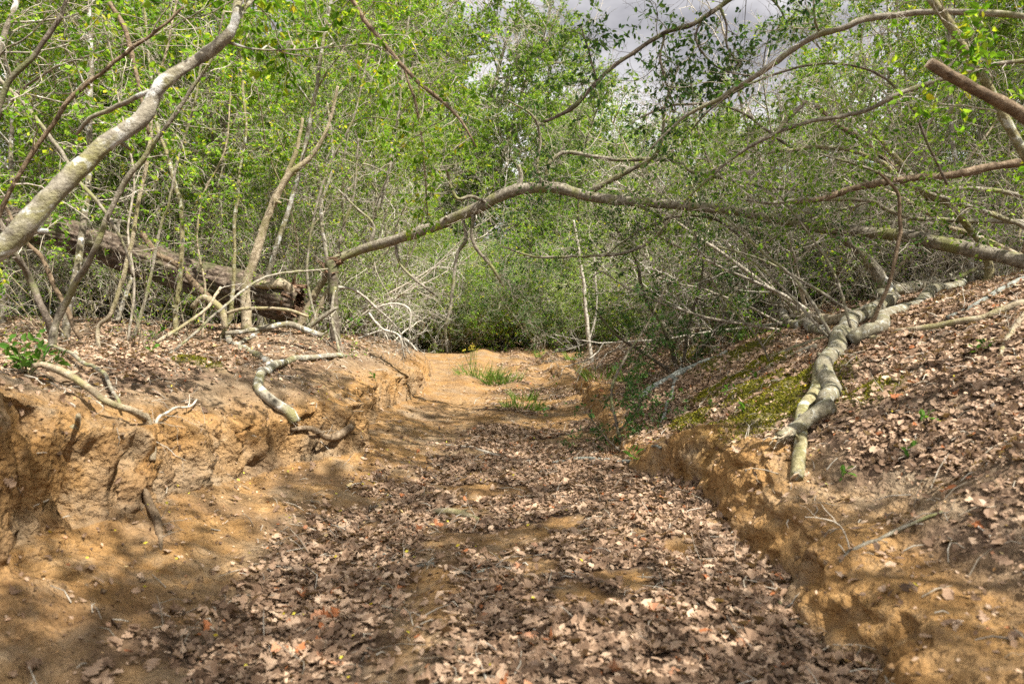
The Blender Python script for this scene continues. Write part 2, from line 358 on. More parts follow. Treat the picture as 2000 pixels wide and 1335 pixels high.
# ------------------------------------------------------------------ ground
def grow_axis(a, b, step, fine_hi, g=1.09):
    v = list(np.arange(a, fine_hi, step)); s = step
    while v[-1] < b: s *= g; v.append(v[-1] + s)
    return np.array(v)
yp = grow_axis(1.0, 320, .0165, 5.4, 1.024); ym = -grow_axis(-.98, 150, .12, -.5, 1.25)[::1]
ys = np.concatenate([np.sort(ym[ym < .98]), yp])
xr_ = grow_axis(0, 320, .021, 3.0, 1.06); xs = np.concatenate([-xr_[:0:-1], xr_]); xs = np.unique(np.round(np.concatenate([xs[(xs < -1.95) | ((xs > -.9) & (xs < .66)) | (xs > 1.4)], np.arange(-1.95, -.9, .0065), np.arange(.66, 1.4, .009)]), 5))
GX, GY = np.meshgrid(xs, ys)
Z, U, Vr, CW, CL, CR, QQ = terrain(GX, GY, True)
face_l = np.clip(CL, 0, 1) * (1 - sst(.0, .30, U - CW)); face_l = np.where(U > 0, face_l, sst(-.12, 0, -np.abs(GX - base_left(GY))) * .5)
face_r = np.clip(CR * 2, 0, 1) * (1 - sst(.0, .22, Vr - .28)); face_r = np.where(Vr > 0, face_r, 0)
near = 1 - sst(8, 16, GY)
cliff = np.clip(face_l + face_r, 0, 1) * near
# flutes, clods and undercuts on the eroded faces
GRy, GRx = np.gradient(Z, ys, xs); SLP = np.hypot(GRx, GRy); steep = sst(.40, 1.1, SLP) * near
for _ in range(2):
    sp = np.pad(steep, 1, mode='edge'); steep = .5 * steep + .125 * (sp[:-2, 1:-1] + sp[2:, 1:-1] + sp[1:-1, :-2] + sp[1:-1, 2:])
hx, hy = -GRx / np.maximum(SLP, .3), -GRy / np.maximum(SLP, .3)
lump = fbm(GX * 4.2, GY * 4.2, Z * 4.5, 4, 51); ridge = 1 - np.abs(fbm(GX * 8, GY * 8, Z * 7, 3, 61)) * 2.6; flute = fbm(GY * 10 + GX * 3, GX * 2, Z * 1.6, 3, 71)
hol = np.clip(-fbm(GX * 3.0, GY * 3.0, Z * 6.5, 3, 75) - .05, 0, 1) * 2
crack = np.clip(1 - np.abs(fbm(GX * 2.3, GY * 2.3, Z * 8, 3, 77)) * 9, 0, 1)
clodn = fbm(GX * 17, GY * 17, Z * 17, 3, 79); vcr = np.clip(1 - np.abs(fbm(GX * 3 + GY * 5.5, GY * 5.5, Z * 1.1, 3, 85)) * 8, 0, 1)
disp = steep * (.085 * lump + .045 * clodn + .035 * flute + .035 * np.clip(ridge, 0, 1) - .085 * hol - .05 * crack - .05 * vcr)
ledge = np.exp(-((Z - (bed_z(GY) + .19 + .05 * vn(GY * 3, GX * 0, 0, 4))) / .022) ** 2) * face_l * near
disp = disp - .06 * ledge
fine = (.010 * np.abs(fbm(GX * 24, GY * 24, 0, 2, 83)) + .016 * fbm(GX * 14, GY * 14, 0, 4, 81) + .005 * fbm(GX * 42, GY * 42, 0, 2, 91)) * (1 - sst(6, 14, GY))
disp = disp * np.where(Vr > 0, .55, .85) * (1 - .75 * sst(.5, .9, np.abs(hy)))
X2 = GX + disp * hx; Y2 = GY + disp * hy; Z2 = Z + fine + disp * .3
nv = len(xs); ny = len(ys)
ii, jj = np.meshgrid(np.arange(nv - 1), np.arange(ny - 1)); a = (jj * nv + ii).ravel()
GQ = np.stack([a, a + 1, a + nv + 1, a + nv], 1)
bedmask = (U <= 0) & (Vr <= 0)
cl_n = fbm(GX * 2.1, GY * 2.1, 0, 4, 101)
clay = np.where(bedmask, sst(-.5, .1, cl_n + .25), 0) + np.clip(face_l + face_r, 0, 1)
clay += (1 - bedmask) * .35 * (1 - sst(.1, .8, np.maximum(U, Vr))) + (1 - bedmask) * sst(.0, .4, fbm(GX * 1.1, GY * 1.1, 0, 4, 111)) * .5; clay *= .55 + .6 * sst(-.35, .2, fbm(GX * 3.2, GY * 3.2, Z * 3, 4, 113))
clay = np.clip(clay, 0, 1)
mossA = np.zeros_like(GX)
for (px_, py_, sx_, sy_) in ((1520, 800, .30, .26), (1560, 745, .26, .22), (1490, 760, .2, .2), (1345, 825, .13, .2), (1385, 775, .13, .2), (1440, 745, .14, .2), (1500, 715, .2, .2), (1695, 770, .12, .14), (1440, 690, .4, .3), (1350, 700, .2, .3), (640, 655, .3, .3), (380, 712, .16, .12)):
    mx_, my_ = ground_hit(px_, py_)[:2]
    mossA = np.maximum(mossA, np.exp(-(((GX - mx_) / sx_) ** 2 + ((GY - my_) / sy_) ** 2)) * 1.25)
mossA = np.clip(mossA * (1.1 + .9 * fbm(GX * 4, GY * 4, 0, 3, 121)), 0, 1)

def litter_density(x, Y, U, V, z):
    """dead leaves per square metre"""
    nA = fbm(x * 1.5, Y * 1.5, 0, 4, 131); nB = fbm(x * 4, Y * 4, 0, 3, 141)
    xl, xr = base_left(Y), base_right(Y)
    bias = ip(Y, [0, 2.5, 4.5, 6, 8, 10, 13, 17], [.55, .55, .40, .15, 0, -.05, -.1, -.2])
    lft = ip(Y, [0, 2.2, 3, 4.5, 6, 9, 20], [-1.0, -.98, -.95, -.74, -.40, -.15, -.35])
    side = sst(-.34, .22, x - lft - .22 * nA - .12 * nB)
    bed = 4600 * np.clip(sst(-.25, .25, nA * .9 + nB * .85 + bias - .24), 0, 1) * side + 45
    strip = np.exp(-((x + .30 - .04 * (Y - 3)) / .20) ** 2) * sst(-.45, .05, nA + .2) * (Y < 4.4)
    bed = bed * (1 - .93 * strip)
    left = 80 + 330 * sst(.25, .9, U) + 650 * sst(.8, 1.7, U + .5 * nA) ; left = np.where(U < .20, 14, left * 1.3) * (.35 + sst(-.3, .4, nB) * 1.3)
    shelf = ip(Y, [0, 3.0, 3.8, 4.5, 20], [.85, .6, .3, .2, .1])
    right = 160 + 3000 * sst(-.12, .22, V - shelf + .25 * nA); right = right * (.45 + .75 * sst(-.35, .2, nB)); right = np.where(V < .1, 12, right)
    d = np.where(U > 0, left, np.where(V > 0, right, bed)) * (1 - .93 * np.clip(mossA * 1.4 - .2, 0, 1))
    return d
DENS = litter_density(GX, GY, U, Vr, Z)
duff = np.clip(DENS / 2000, 0, 1) * .8 + .34 * sst(.2, .7, U) * (U < 3) + .42 * sst(.22, .5, Vr) * (Vr < 3) * (.4 + .6 * sst(-.2, .2, fbm(GX * 5, GY * 5, 0, 4, 153))) + .38 * sst(.0, .45, fbm(GX * 4.5, GY * 4.5, 0, 5, 151) + .12) * (1 - .6 * cliff)
duff = np.maximum(duff, sst(11, 16, np.hypot(GX, GY)) * .75 * (~bedmask)); duff = duff * (1 - .7 * cliff)
Z2 = Z2 + .05 * mossA * (.5 + .9 * np.abs(fbm(GX * 9, GY * 9, 0, 2, 161)))
gme = mkmesh('ground', np.stack([X2, Y2, Z2], -1).reshape(-1, 3), [GQ], [M['soil']], {'clay': clay.ravel(), 'duff': duff.ravel(), 'moss': mossA.ravel()})
ground = tag(link('ground', gme), 'eroded ochre clay gully track between two leaf strewn banks', kind='structure')
GV = np.stack([X2, Y2, Z2], -1).reshape(-1, 3)
f0, f1, f2, f3 = (GV[GQ[:, k]] for k in range(4))
GN = np.cross(f2 - f0, f3 - f1); GA = np.linalg.norm(GN, axis=1) / 2; GN = GN / (2 * GA[:, None]); GC = (f0 + f1 + f2 + f3) / 4
def fmean(a): a = a.ravel(); return (a[GQ[:, 0]] + a[GQ[:, 2]]) / 2
FD, FM = fmean(DENS), fmean(mossA)
def scatter(dens, rng):
    k = rng.poisson(dens * GA); idx = np.repeat(np.arange(len(GQ)), k)
    s, t_ = rng.random((len(idx), 1)), rng.random((len(idx), 1))
    p = (f0[idx] * (1 - s) + f1[idx] * s) * (1 - t_) + (f3[idx] * (1 - s) + f2[idx] * s) * t_
    return p, GN[idx]
INVIEW = (np.abs(GC[:, 0]) < GC[:, 1] * .85 + .5) & (GC[:, 1] > 1.2)

# ------------------------------------------------------------------ leaf litter
def oak_outline(rng):
    us = [0, .12, .22, .34, .44, .58, .68, .84, 1.0]; ws = [.03, .16, .08, .30, .14, .42, .20, .34, .0]
    ws = [w * (.75 + .5 * rng.random()) for w in ws]; ws[-1] = 0.02
    R = [(u, w) for u, w in zip(us, ws)]; Lf = [(u, -w * (.8 + .4 * rng.random())) for u, w in zip(us[1:-1], ws[1:-1])][::-1]
    o_ = np.array(R + Lf)
    if rng.random() < .45:      # torn leaf: one end or side missing
        c_ = rng.random() * 2 * PI; nx = np.array([math.cos(c_), math.sin(c_)]); q_ = (o_ - [.5, 0]) @ nx; lim = .12 + .12 * rng.random()
        o_ = o_ - np.maximum(q_ - lim, 0)[:, None] * nx * (.8 + .2 * rng.random((len(o_), 1)))
    return o_
def plain_outline(rng):
    us = [0, .3, .65, 1.0]; ws = [.02, .24, .22, 0]
    return np.array([(u, w) for u, w in zip(us, ws)] + [(u, -w) for u, w in zip(us[1:-1], ws[1:-1])][::-1])
def leaf_template(out, rng):
    c1, c2, tw = rng.normal() * .6, rng.normal() * .9 + .3, rng.normal() * .7
    p = out - [.45, 0]; z = c1 * p[:, 0] ** 2 + c2 * p[:, 1] ** 2 + tw * p[:, 0] * p[:, 1] + rng.normal(size=len(p)) * .035
    V = np.vstack([np.column_stack([p, z]), [[0, 0, -.03]]]); n = len(p)
    T = np.array([(n, k, (k + 1) % n) for k in range(n)]); return V, T
rl = np.random.default_rng(7)
oaks = [leaf_template(oak_outline(rl), rl) for _ in range(14)]; plains = [leaf_template(plain_outline(rl), rl) for _ in range(6)]
pos, nor = scatter(np.where(INVIEW & (GC[:, 1] < 24) & (np.abs(GC[:, 0]) < 11), FD * np.where(GC[:, 1] < 6.5, 1, np.where(GC[:, 1] < 11, .55, .3)), 0), rl)
dist = np.linalg.norm(pos - [0, 0, CAM_H], axis=1)
big = .019 + .042 * rl.random(len(pos)) ** 2; big *= np.where(dist < 6.5, 1, np.where(dist < 11, 1.15, 1.4))
def frames(nor, rng, tilt):
    n = unit(nor + rng.normal(size=nor.shape) * tilt); r = rng.normal(size=nor.shape); x = unit(r - n * np.sum(r * n, -1, keepdims=True)); return x, np.cross(n, x), n
LX, LY, LN = frames(nor, rl, .30)
pos = pos + nor * (.006 + .016 * rl.random((len(pos), 1)))
tintL = np.clip(rl.beta(2.0, 2.2, len(pos)) + .12 * vn(pos[:, 0] * 2, pos[:, 1] * 2, 0, 3), 0, 1); tintL = np.where(rl.random(len(pos)) < .04, .95, tintL); tintL = np.where((tintL > .9) & (rl.random(len(pos)) < .6), .75, tintL)
inframe = (np.abs(pos[:, 0] / pos[:, 1]) < .74) & ((CAM_H - pos[:, 2]) / pos[:, 1] < .49)
order = np.argsort(-(big / dist) * inframe)
single = order[:300]; rest = np.ones(len(pos), bool); rest[single] = False
acc = Acc()
ridx = np.where(rest)[0]; kind = np.where(rl.random(len(ridx)) < .33, rl.integers(14, 20, len(ridx)), rl.integers(0, 14, len(ridx))); isnear = dist[ridx] < 7.0; kp = rl.integers(0, 6, len(ridx))
for near_, temps, kk in ((True, oaks + plains, kind), (False, plains, kp)):
    for k, (TV, TT) in enumerate(temps):
        s = ridx[(kk == k) & (isnear == near_)]
        if not len(s): continue
        B = big[s][:, None, None]
        V = pos[s][:, None] + B * (TV[None, :, 0:1] * LX[s][:, None] + TV[None, :, 1:2] * LY[s][:, None] + TV[None, :, 2:3] * LN[s][:, None])
        acc.add(V.reshape(-1, 3), None, (TT[None] + (np.arange(len(s)) * len(TV))[:, None, None]).reshape(-1, 3), np.repeat(tintL[s], len(TV)))
NL = len(pos)
tag(link('leaf_litter', acc.mesh('leaf_litter', [M['dry_leaf']], False)), 'brown fallen oak leaves carpeting the track and the banks', kind='stuff')
lib = [[mkmesh('dry_leaf', TV, [TT], [M['dry_leaf']], {'tint': np.full(len(TV), tv)}, False) for tv in (.12, .3, .42, .52, .62, .75, .93)] for TV, TT in oaks]
from mathutils import Matrix
for i in single:
    tvs = (.12, .3, .42, .52, .62, .75, .93); w = int(np.argmin([abs(tintL[i] - v) for v in tvs]))
    o_ = link('dry_leaf', lib[rl.integers(0, 14)][w], ground)
    A = np.eye(4); A[:3, 0] = LX[i]; A[:3, 1] = LY[i]; A[:3, 2] = LN[i]; A[:3, :3] *= big[i]; A[:3, 3] = pos[i] + nor[i] * .004
    o_.matrix_local = Matrix(A.tolist())

# crumbs of broken leaf and grit
r_ = np.random.default_rng(19)
p, n = scatter(np.where(INVIEW & (GC[:, 1] < 9) & (np.abs(GC[:, 0]) < 6), (320 + FD * .4 + 500 * ((fmean(Vr) > .25) & (GC[:, 1] < 4))) * np.where(GC[:, 1] < 5, 1, .45) * (GN[:, 2] > .35), 0), r_)
acc = Acc(); x, y, n2_ = frames(n, r_, .3); leaves(acc, p + n * .004, x, np.full(len(p), .016), r_, .75, .15, 0, up=2.5)
tag(link('leaf_crumbs', acc.mesh('leaf_crumbs', [M['dry_leaf']], False)), 'broken crumbs of brown leaf strewn over the clay and litter', kind='stuff')
p, n = scatter(np.where(INVIEW & (GC[:, 1] < 8) & (np.abs(GC[:, 0]) < 4), np.clip(80 - FD * .3, 5, 80) * np.where(GC[:, 1] < 4.5, 1, .4), 0), r_)
B_ = len(p); x, y, n2_ = frames(n, r_, .8); sz_ = (.003 + .017 * r_.random(B_) ** 4)[:, None]
oc = np.array([[1, 0, 0], [0, 1, 0], [-1, 0, 0], [0, -1, 0], [0, 0, 1], [0, 0, -1.]]); of = np.array([[0, 1, 4], [1, 2, 4], [2, 3, 4], [3, 0, 4], [1, 0, 5], [2, 1, 5], [3, 2, 5], [0, 3, 5]])
j_ = .6 + .7 * r_.random((B_, 6, 1))
V_ = (p + n * sz_ * .3)[:, None] + sz_[:, None] * j_ * (oc[None, :, :1] * x[:, None] + oc[None, :, 1:2] * y[:, None] * .8 + oc[None, :, 2:] * n2_[:, None] * .7)
gm_ = mkmesh('clods', V_.reshape(-1, 3), [(of[None] + 6 * np.arange(B_)[:, None, None]).reshape(-1, 3)], [M['soil']], {'clay': np.repeat(r_.random(B_), 6), 'duff': np.repeat(.8 * r_.random(B_), 6), 'moss': np.zeros(B_ * 6)}, False)
tag(link('clods', gm_), 'small crumbled clods of clay on the track and bank faces', kind='stuff')
# fine litter: twig bits, yellow leaflets, moss, small weeds' carpet
r_ = np.random.default_rng(9)
p, n = scatter(np.where(INVIEW & (GC[:, 1] < 16) & (np.abs(GC[:, 0]) < 8), np.clip(FD, 40, 500) * .22 * np.where(GC[:, 1] < 7, 1, .5), 0), r_)
x, y, n2_ = frames(n, r_, .25); ln = (.03 + .13 * r_.random(len(p)) ** 2)[:, None]
pts = np.stack([p + n * .006, p + x * ln * .5 + n * .016 + y * ln * .08 * r_.normal(size=(len(p), 1)), p + x * ln + n * .010], 1)
acc = Acc(); rr = (.0012 + .0022 * r_.random(len(p)))[:, None] * np.array([1, .9, .5]); tubes(acc, pts, rr * np.where(p[:, 1:2] > 7, 1.6, 1), 3, r_)
tag(link('twig_litter', acc.mesh('twig_litter', [M['twig']])), 'scattered bits of thin dry twig among the fallen leaves', kind='stuff')
yd = np.where(INVIEW & (GC[:, 1] < 6) & (GC[:, 0] < .3) & (GC[:, 0] > -1.7), 15. * (GN[:, 2] > .6), np.where(INVIEW & (GC[:, 1] < 7), 4. * (GN[:, 2] > .6), 0.))
p, n = scatter(yd, r_); acc = Acc(); x, y, n2_ = frames(n, r_, .3)
leaves(acc, p + n * .02, x, np.full(len(p), .017), r_, .6, .1, 0)
tag(link('yellow_leaflets', acc.mesh('yellow_leaflets', [M['yellow_leaf']])), 'tiny yellow fallen leaflets dotted over the clay and brown leaves', kind='stuff')
p, n = scatter(np.where(INVIEW & (FM > .25), FM * 14000 * np.where(GC[:, 1] > 6, .4, 1), 0), r_); acc = Acc(); x, y, n2_ = frames(n, r_, .6)
leaves(acc, p - n * .002, n2_ + .5 * x, np.full(len(p), .019), r_, .4, .2, 0, up=0)
tag(link('moss', acc.mesh('moss', [M['moss']])), 'yellow green moss cushions on the right bank', kind='stuff')

# ------------------------------------------------------------------ growing plants
def part(name, acc, mat, parent, smooth=True, kind=None, origin=None):
    o = link(name, acc.mesh(name, [M[mat]], smooth, origin), parent)
    if kind: o['kind'] = kind
    return o
def taper(B, n, r0, r1): return np.asarray(r0).reshape(-1, 1) * (1 + (r1 - 1) * np.linspace(0, 1, n)[None] ** .8) * np.ones((B, 1))
def grow_shrub(rng, h=3.4, stems=7, k1=11, k2=5, k3=4, nl=6, leaf=.034, r0=.016, spread=.45, dead=False, droop=.02, low=.12, wander=.16):
    tr, tw, lf = Acc(), Acc(), Acc()
    st = np.column_stack([rng.normal(size=(stems, 2)) * .10, np.full(stems, -.08)])
    dr = np.column_stack([rng.normal(size=(stems, 2)) * spread, np.ones(stems)]); ln = h * (.65 + .45 * rng.random(stems))
    p = walk(st, dr, ln, 12, wander, (0, 0, .03), rng); tubes(tr, p, taper(stems, 12, r0 * (.6 + .7 * rng.random(stems)), .25), 5, rng, .06)
    s, d, par, t_ = sprout(p, k1, low, 1, .4, 1.3, rng); l = h * (.16 + .22 * rng.random(len(s))) * (1.15 - .5 * t_)
    p1 = walk(s, d, l, 7, .26, (0, 0, .05), rng); tubes(tw, p1, taper(len(s), 7, r0 * .34 * (.7 + .6 * rng.random(len(s))), .35), 4, rng)
    s, d, par, t_ = sprout(p1, k2, .15, 1, .5, 1.3, rng); l = h * (.05 + .09 * rng.random(len(s)))
    p2 = walk(s, d, l, 5, .3, (0, 0, -droop), rng); tubes(tw, p2, taper(len(s), 5, np.full(len(s), r0 * .16), .5), 3, rng)
    s, d, par, t_ = sprout(p2, k3, .1, 1, .5, 1.2, rng); l = h * (.02 + .045 * rng.random(len(s)))
    p3 = walk(s, d, l, 3, .3, (0, 0, 0), rng); tubes(tw, p3, taper(len(s), 3, np.full(len(s), r0 * .10), .6), 3, rng)
    if not dead:
        s, d, par, t_ = sprout(p3, nl, .1, 1, .5, 1.3, rng); keep = vn(s[:, 0] * 2.2, s[:, 1] * 2.2, s[:, 2] * 2.2, int(rng.integers(999))) > -.25
        leaves(lf, s[keep], d[keep], np.full(keep.sum(), leaf), rng)
    return tr, tw, lf
def grow_tree(rng, h=6.5, r0=.04, k1=20, k2=6, k3=5, nl=11, leaf=.045, t0=.3, lean=.12, blen=.30, wander=.07, up=.03, hang=0.0, clump=1.35, thin=.02):
    tr, tw, lf = Acc(), Acc(), Acc()
    a = rng.random() * 2 * PI
    p = walk(np.array([[0, 0, -.1]]), np.array([[math.cos(a) * lean, math.sin(a) * lean, 1.]]), np.array([h]), 18, wander, (0, 0, .03), rng)
    tubes(tr, p, taper(1, 18, [r0], .2), 8, rng, .05)
    s, d, par, t_ = sprout(p, k1, t0, 1, .6, 1.25, rng); l = h * blen * (.5 + .7 * rng.random(len(s))) * (1.15 - .65 * (t_ - t0) / (1 - t0))
    p1 = walk(s, d, l, 9, .15, (0, 0, up), rng); tubes(tr, p1, taper(len(s), 9, r0 * .34 * (.6 + .6 * rng.random(len(s))) * (1.1 - .6 * t_), .25), 5, rng)
    s, d, par, t_ = sprout(p1, k2, .2, 1, .4, 1.1, rng); l = h * blen * (.14 + .26 * rng.random(len(s)))
    p2 = walk(s, d, l, 6, .22, (0, 0, .02 - hang), rng); tubes(tw, p2, taper(len(s), 6, np.full(len(s), r0 * .09), .4), 3, rng)
    s, d, par, t_ = sprout(p2, k3, .15, 1, .4, 1.1, rng); l = h * blen * (.06 + .12 * rng.random(len(s)))
    p3 = walk(s, d, l, 4, .25, (0, 0, -.02 - hang), rng); tubes(tw, p3, taper(len(s), 4, np.full(len(s), r0 * .045), .6), 3, rng)
    s, d, par, t_ = sprout(p3, nl, .1, 1, .5, 1.3, rng)
    keep = fbm(s[:, 0] * clump, s[:, 1] * clump, s[:, 2] * clump * 1.5, 2, int(rng.integers(999))) > thin
    s, d = s[keep], d[keep]; leaves(lf, s, d, np.full(len(s), leaf), rng, .52)
    return tr, tw, lf
def make_proto(name, grown, bark, twig, leaf):
    """three meshes to be shared by every copy"""
    tr, tw, lf = grown
    return (name, tr.mesh(name + '_trunk', [M[bark]]), tw.mesh(name + '_branches', [M[twig]]), lf.mesh(name + '_crown', [M[leaf]], False) if lf.n else None)
def plant_copy(proto, x, y, s, rz, label, cat, group, tilt=(0, 0), z=None):
    name, tr, tw, lf = proto
    e = empty(name, (x, y, tz(x, y) if z is None else z), rz); e.scale = (s, s, s * (.92 + .16 * R.random())); e.rotation_euler = (tilt[0], tilt[1], rz)
    tag(e, label, cat, group)
    link('trunk', tr, e); link('branches', tw, e)['kind'] = 'stuff'
    if lf: link('crown', lf, e)['kind'] = 'stuff'
    return e
R = np.random.default_rng(2024)
g = np.random.default_rng
SH = [make_proto('thicket_shrub', grow_shrub(g(100 + i), h=3.6, stems=8, nl=9, leaf=.040), 'grey_bark', 'twig', 'leaf_olive') for i in range(3)]
SHD = [make_proto('evergreen_shrub', grow_shrub(g(110 + i), h=3.2, stems=7, nl=7, leaf=.036), 'grey_bark', 'twig', ('leaf_mid', 'leaf_dark')[i % 2]) for i in range(2)]
DEAD = [make_proto('bare_shrub', grow_shrub(g(120 + i), h=3.0, stems=6, k1=11, k2=5, k3=4, dead=(i == 0), nl=5, leaf=.042, spread=.55, wander=.2), 'twig', ('dead_twig', 'twig', 'dead_twig')[i], ('leaf_mid', 'leaf_bright', 'leaf_olive')[i]) for i in range(3)]
TREE = [make_proto('slender_tree', grow_tree(g(130 + i), h=6.6, k1=28, k2=7, nl=25, leaf=.047), 'pale_bark', 'twig', 'leaf_bright') for i in range(3)]
OLIVE = [make_proto('understorey_tree', grow_tree(g(140 + i), h=5.6, k1=24, k2=7, nl=20, leaf=.045, wander=.11), 'grey_bark', 'twig', 'leaf_olive') for i in range(2)]
TALL = [make_proto('tall_tree', grow_tree(g(150 + i), h=12.5, r0=.13, k1=30, k2=8, k3=6, nl=14, leaf=.12, t0=.28, blen=.27, clump=.9), 'grey_bark', 'twig', ('leaf_bright', 'leaf_mid', 'leaf_bright')[i]) for i in range(3)]
TANG = [make_proto('toppled_shrub', grow_shrub(g(180 + i), h=3.6, stems=8, k1=9, k2=5, k3=3, nl=1, leaf=.04, r0=.030, spread=.6, low=.2, wander=.10), ('grey_bark', 'twig', 'tan_bark')[i], ('twig', 'dead_twig', 'twig')[i], 'leaf_bright') for i in range(3)]
WHIP = [make_proto('bare_sprouts', grow_shrub(g(210 + i), h=2.1, stems=6, k1=5, k2=4, k3=3, nl=2, leaf=.035, r0=.0085, spread=.28, dead=(i == 0), low=.2, wander=.10), ('grey_bark', 'tan_bark', 'mossy_bark')[i], 'twig', 'leaf_bright') for i in range(3)]
WALL = [make_proto('green_bush', grow_shrub(g(170 + i), h=4.4, stems=9, k1=13, k2=6, k3=4, nl=6, leaf=.062, low=.06, r0=.02), 'grey_bark', 'twig', ('leaf_bright', 'leaf_bright', 'leaf_olive')[i]) for i in range(3)]
SHADE_TREES = [make_proto('shade_tree', grow_tree(g(190 + i), h=6.8, k1=28, k2=7, nl=40, leaf=.046, t0=.42, blen=.34, clump=1.7, thin=.10), 'pale_bark', 'twig', 'leaf_bright') for i in range(2)]  # crowns gathered in clumps with gaps, shaped for the dappled shade they cast
POLE = []
for i in range(4):     # thin bare understorey stems with a few side twigs and a small high crown
    POLE.append(make_proto('sapling', grow_tree(g(160 + i), h=5.2, r0=.014, k1=12, k2=5, k3=4, nl=10, leaf=.045, t0=.35, lean=.22, blen=.20, wander=.12), ('pale_bark', 'grey_bark', 'mossy_bark', 'tan_bark')[i], 'twig', 'leaf_bright'))

def where(x, y):
    px = 1000 + F * x / y if y > .5 else 9e9
    for lim, ph in ((-150, 'past the left edge'), (170, 'behind the raised end of the fallen log'), (420, 'behind the middle of the fallen log'), (600, 'behind the broken end of the fallen log'), (760, 'behind the snapped stump'),
                    (930, 'left of the flowering weed'), (1090, 'beyond the grassy end of the track'), (1260, 'behind the slim white stem'), (1480, 'behind the right evergreen shrub'), (1700, 'behind the pale fallen logs'), (2000, 'behind the bent mossy sapling')):
        if px < lim: return ph
    return 'past the right edge'
def rows(protos, n, fx, fy, smin, smax, label, cat, group, ok=lambda x, y: True, gap=.6, tilt=.08, z=None):
    done = []; tries = 0
    while len(done) < n and tries < n * 60:
        tries += 1; x, y = fx(), fy()
        if callable(x): x = x(y)
        if not ok(x, y) or any((x - a) ** 2 + (y - b) ** 2 < gap * gap for a, b in done): continue
        done.append((x, y))
        plant_copy(protos[int(R.integers(len(protos)))], x, y, smin + (smax - smin) * R.random(), R.random() * 6.28, label if label.endswith('log') else label + ' ' + where(x, y), cat, group, (R.normal() * tilt, R.normal() * tilt))
U_ = lambda a, b: (lambda: a + (b - a) * R.random())
def clear(x, y): return not (base_left(y) - (.9 if y < 12 else .5) < x < base_right(y) + (1.2 if y < 12 else .5) and y < 17.3)
# left of the track, behind the rotten log
rows(SH, 22, U_(-11, -2.4), U_(9.8, 17), .8, 1.15, 'grey stemmed thicket shrub with small olive leaves', 'shrub', 'thicket shrubs left of the track', clear, .9)
rows(DEAD, 15, U_(-10, -2.6), U_(9.7, 16), .8, 1.15, 'sparse pale twiggy shrub in the left thicket', 'shrub', 'bare shrubs left of the track', clear, .9)
rows(POLE, 48, U_(-9.5, -2.7), U_(9.0, 15.5), .8, 1.2, 'thin upright sapling in the left thicket', 'sapling', 'saplings left of the track', clear, .35, .12)
rows(TREE, 15, U_(-11, -3.0), U_(8.8, 19), .85, 1.35, 'slender pale tree with bright green leaves', 'tree', 'slender trees left of the track', clear, 1.3)
rows(OLIVE, 8, U_(-10, -2.8), U_(9.5, 18), .8, 1.25, 'crooked understorey tree with olive leaves', 'tree', 'understorey trees left of the track', clear, 1.3)
rows(TREE, 5, U_(-6.2, -4.2), U_(5.4, 7.6), .85, 1.05, 'slender bright leaved tree growing in front of the rotten log', 'tree', 'slender trees on the left bank', clear, 1.1, .1)
# right of the track
rows(SH, 11, U_(2.6, 11), U_(8.6, 17), .75, 1.05, 'grey stemmed shrub on the right bank', 'shrub', 'thicket shrubs right of the track', clear, .9)
rows(DEAD, 24, U_(1.9, 10), U_(8.2, 15), .65, 1.0, 'sparse pale twiggy shrub on the right bank', 'shrub', 'bare shrubs right of the track', clear, .75)
rows(SHD, 4, U_(2.2, 7), U_(8.0, 14), .55, .85, 'evergreen shrub with dark small leaves', 'shrub', 'evergreen shrubs right of the track', clear, .9)
rows(POLE, 26, U_(2.3, 9), U_(7.6, 15), .6, .9, 'thin upright sapling on the right bank', 'sapling', 'saplings right of the track', clear, .6, .15)
rows(TREE, 9, U_(5.6, 13), U_(7.5, 16), .85, 1.25, 'slender bright leaved tree on the right bank', 'tree', 'slender trees right of the track', lambda x, y: clear(x, y) and x > .50 * y, 1.3)
rows(OLIVE, 5, U_(4, 11), U_(9, 17), .6, .9, 'crooked olive leaved tree on the right bank', 'tree', 'understorey trees right of the track', lambda x, y: clear(x, y) and x > .3 * y, 1.3)
# end of the track
rows(WALL, 12, U_(-4.2, 5), U_(17.8, 20), .6, .85, 'full green bush closing the track', 'bush', 'green bushes closing the end of the track', clear, .7)
rows(SHD, 20, U_(-5.5, 6), U_(17.6, 22), .75, 1.1, 'dense dark leaved shrub', 'shrub', 'dense shrubs at the end of the track', clear, .75)
rows(SH, 20, U_(-7, 8), U_(18.5, 25), .8, 1.25, 'olive leaved shrub far off', 'shrub', 'olive shrubs at the end of the track', clear, .9)
rows(TREE, 12, U_(-9, 9), U_(20, 28), .85, 1.2, 'slender tree with bright leaves far off', 'tree', 'slender trees at the end of the track', clear, 1.5)
rows(TALL, 13, U_(-24, -1), U_(20, 36), .85, 1.15, 'tall leafy tree far off', 'tree', 'tall trees beyond the thicket', lambda x, y: x < -.01 * y - .6, 2.4)
rows(TALL, 5, U_(1, 15), U_(32, 44), .62, .74, 'lower leafy tree under the open sky', 'tree', 'far trees under the open sky', lambda x, y: x < .46 * y, 3.0)
rows(TALL, 6, U_(12, 26), U_(20, 34), .8, 1.05, 'tall leafy tree far off to the right', 'tree', 'tall trees beyond the right thicket', lambda x, y: x > .52 * y + 1.5, 2.6)
rows(WALL, 26, U_(-8, 9), U_(18.5, 27), .8, 1.15, 'full green bush far off', 'bush', 'green bushes at the end of the track', clear, 1.0)
rows(WALL, 34, U_(-30, 30), U_(27, 46), 1.0, 1.5, 'distant full green bush', 'bush', 'distant green bushes', clear, 2.0)
rows(WALL, 12, U_(-11, -3.2), U_(9.5, 18), .75, 1.1, 'full green bush in the left thicket', 'bush', 'green bushes left of the track', clear, 1.2)
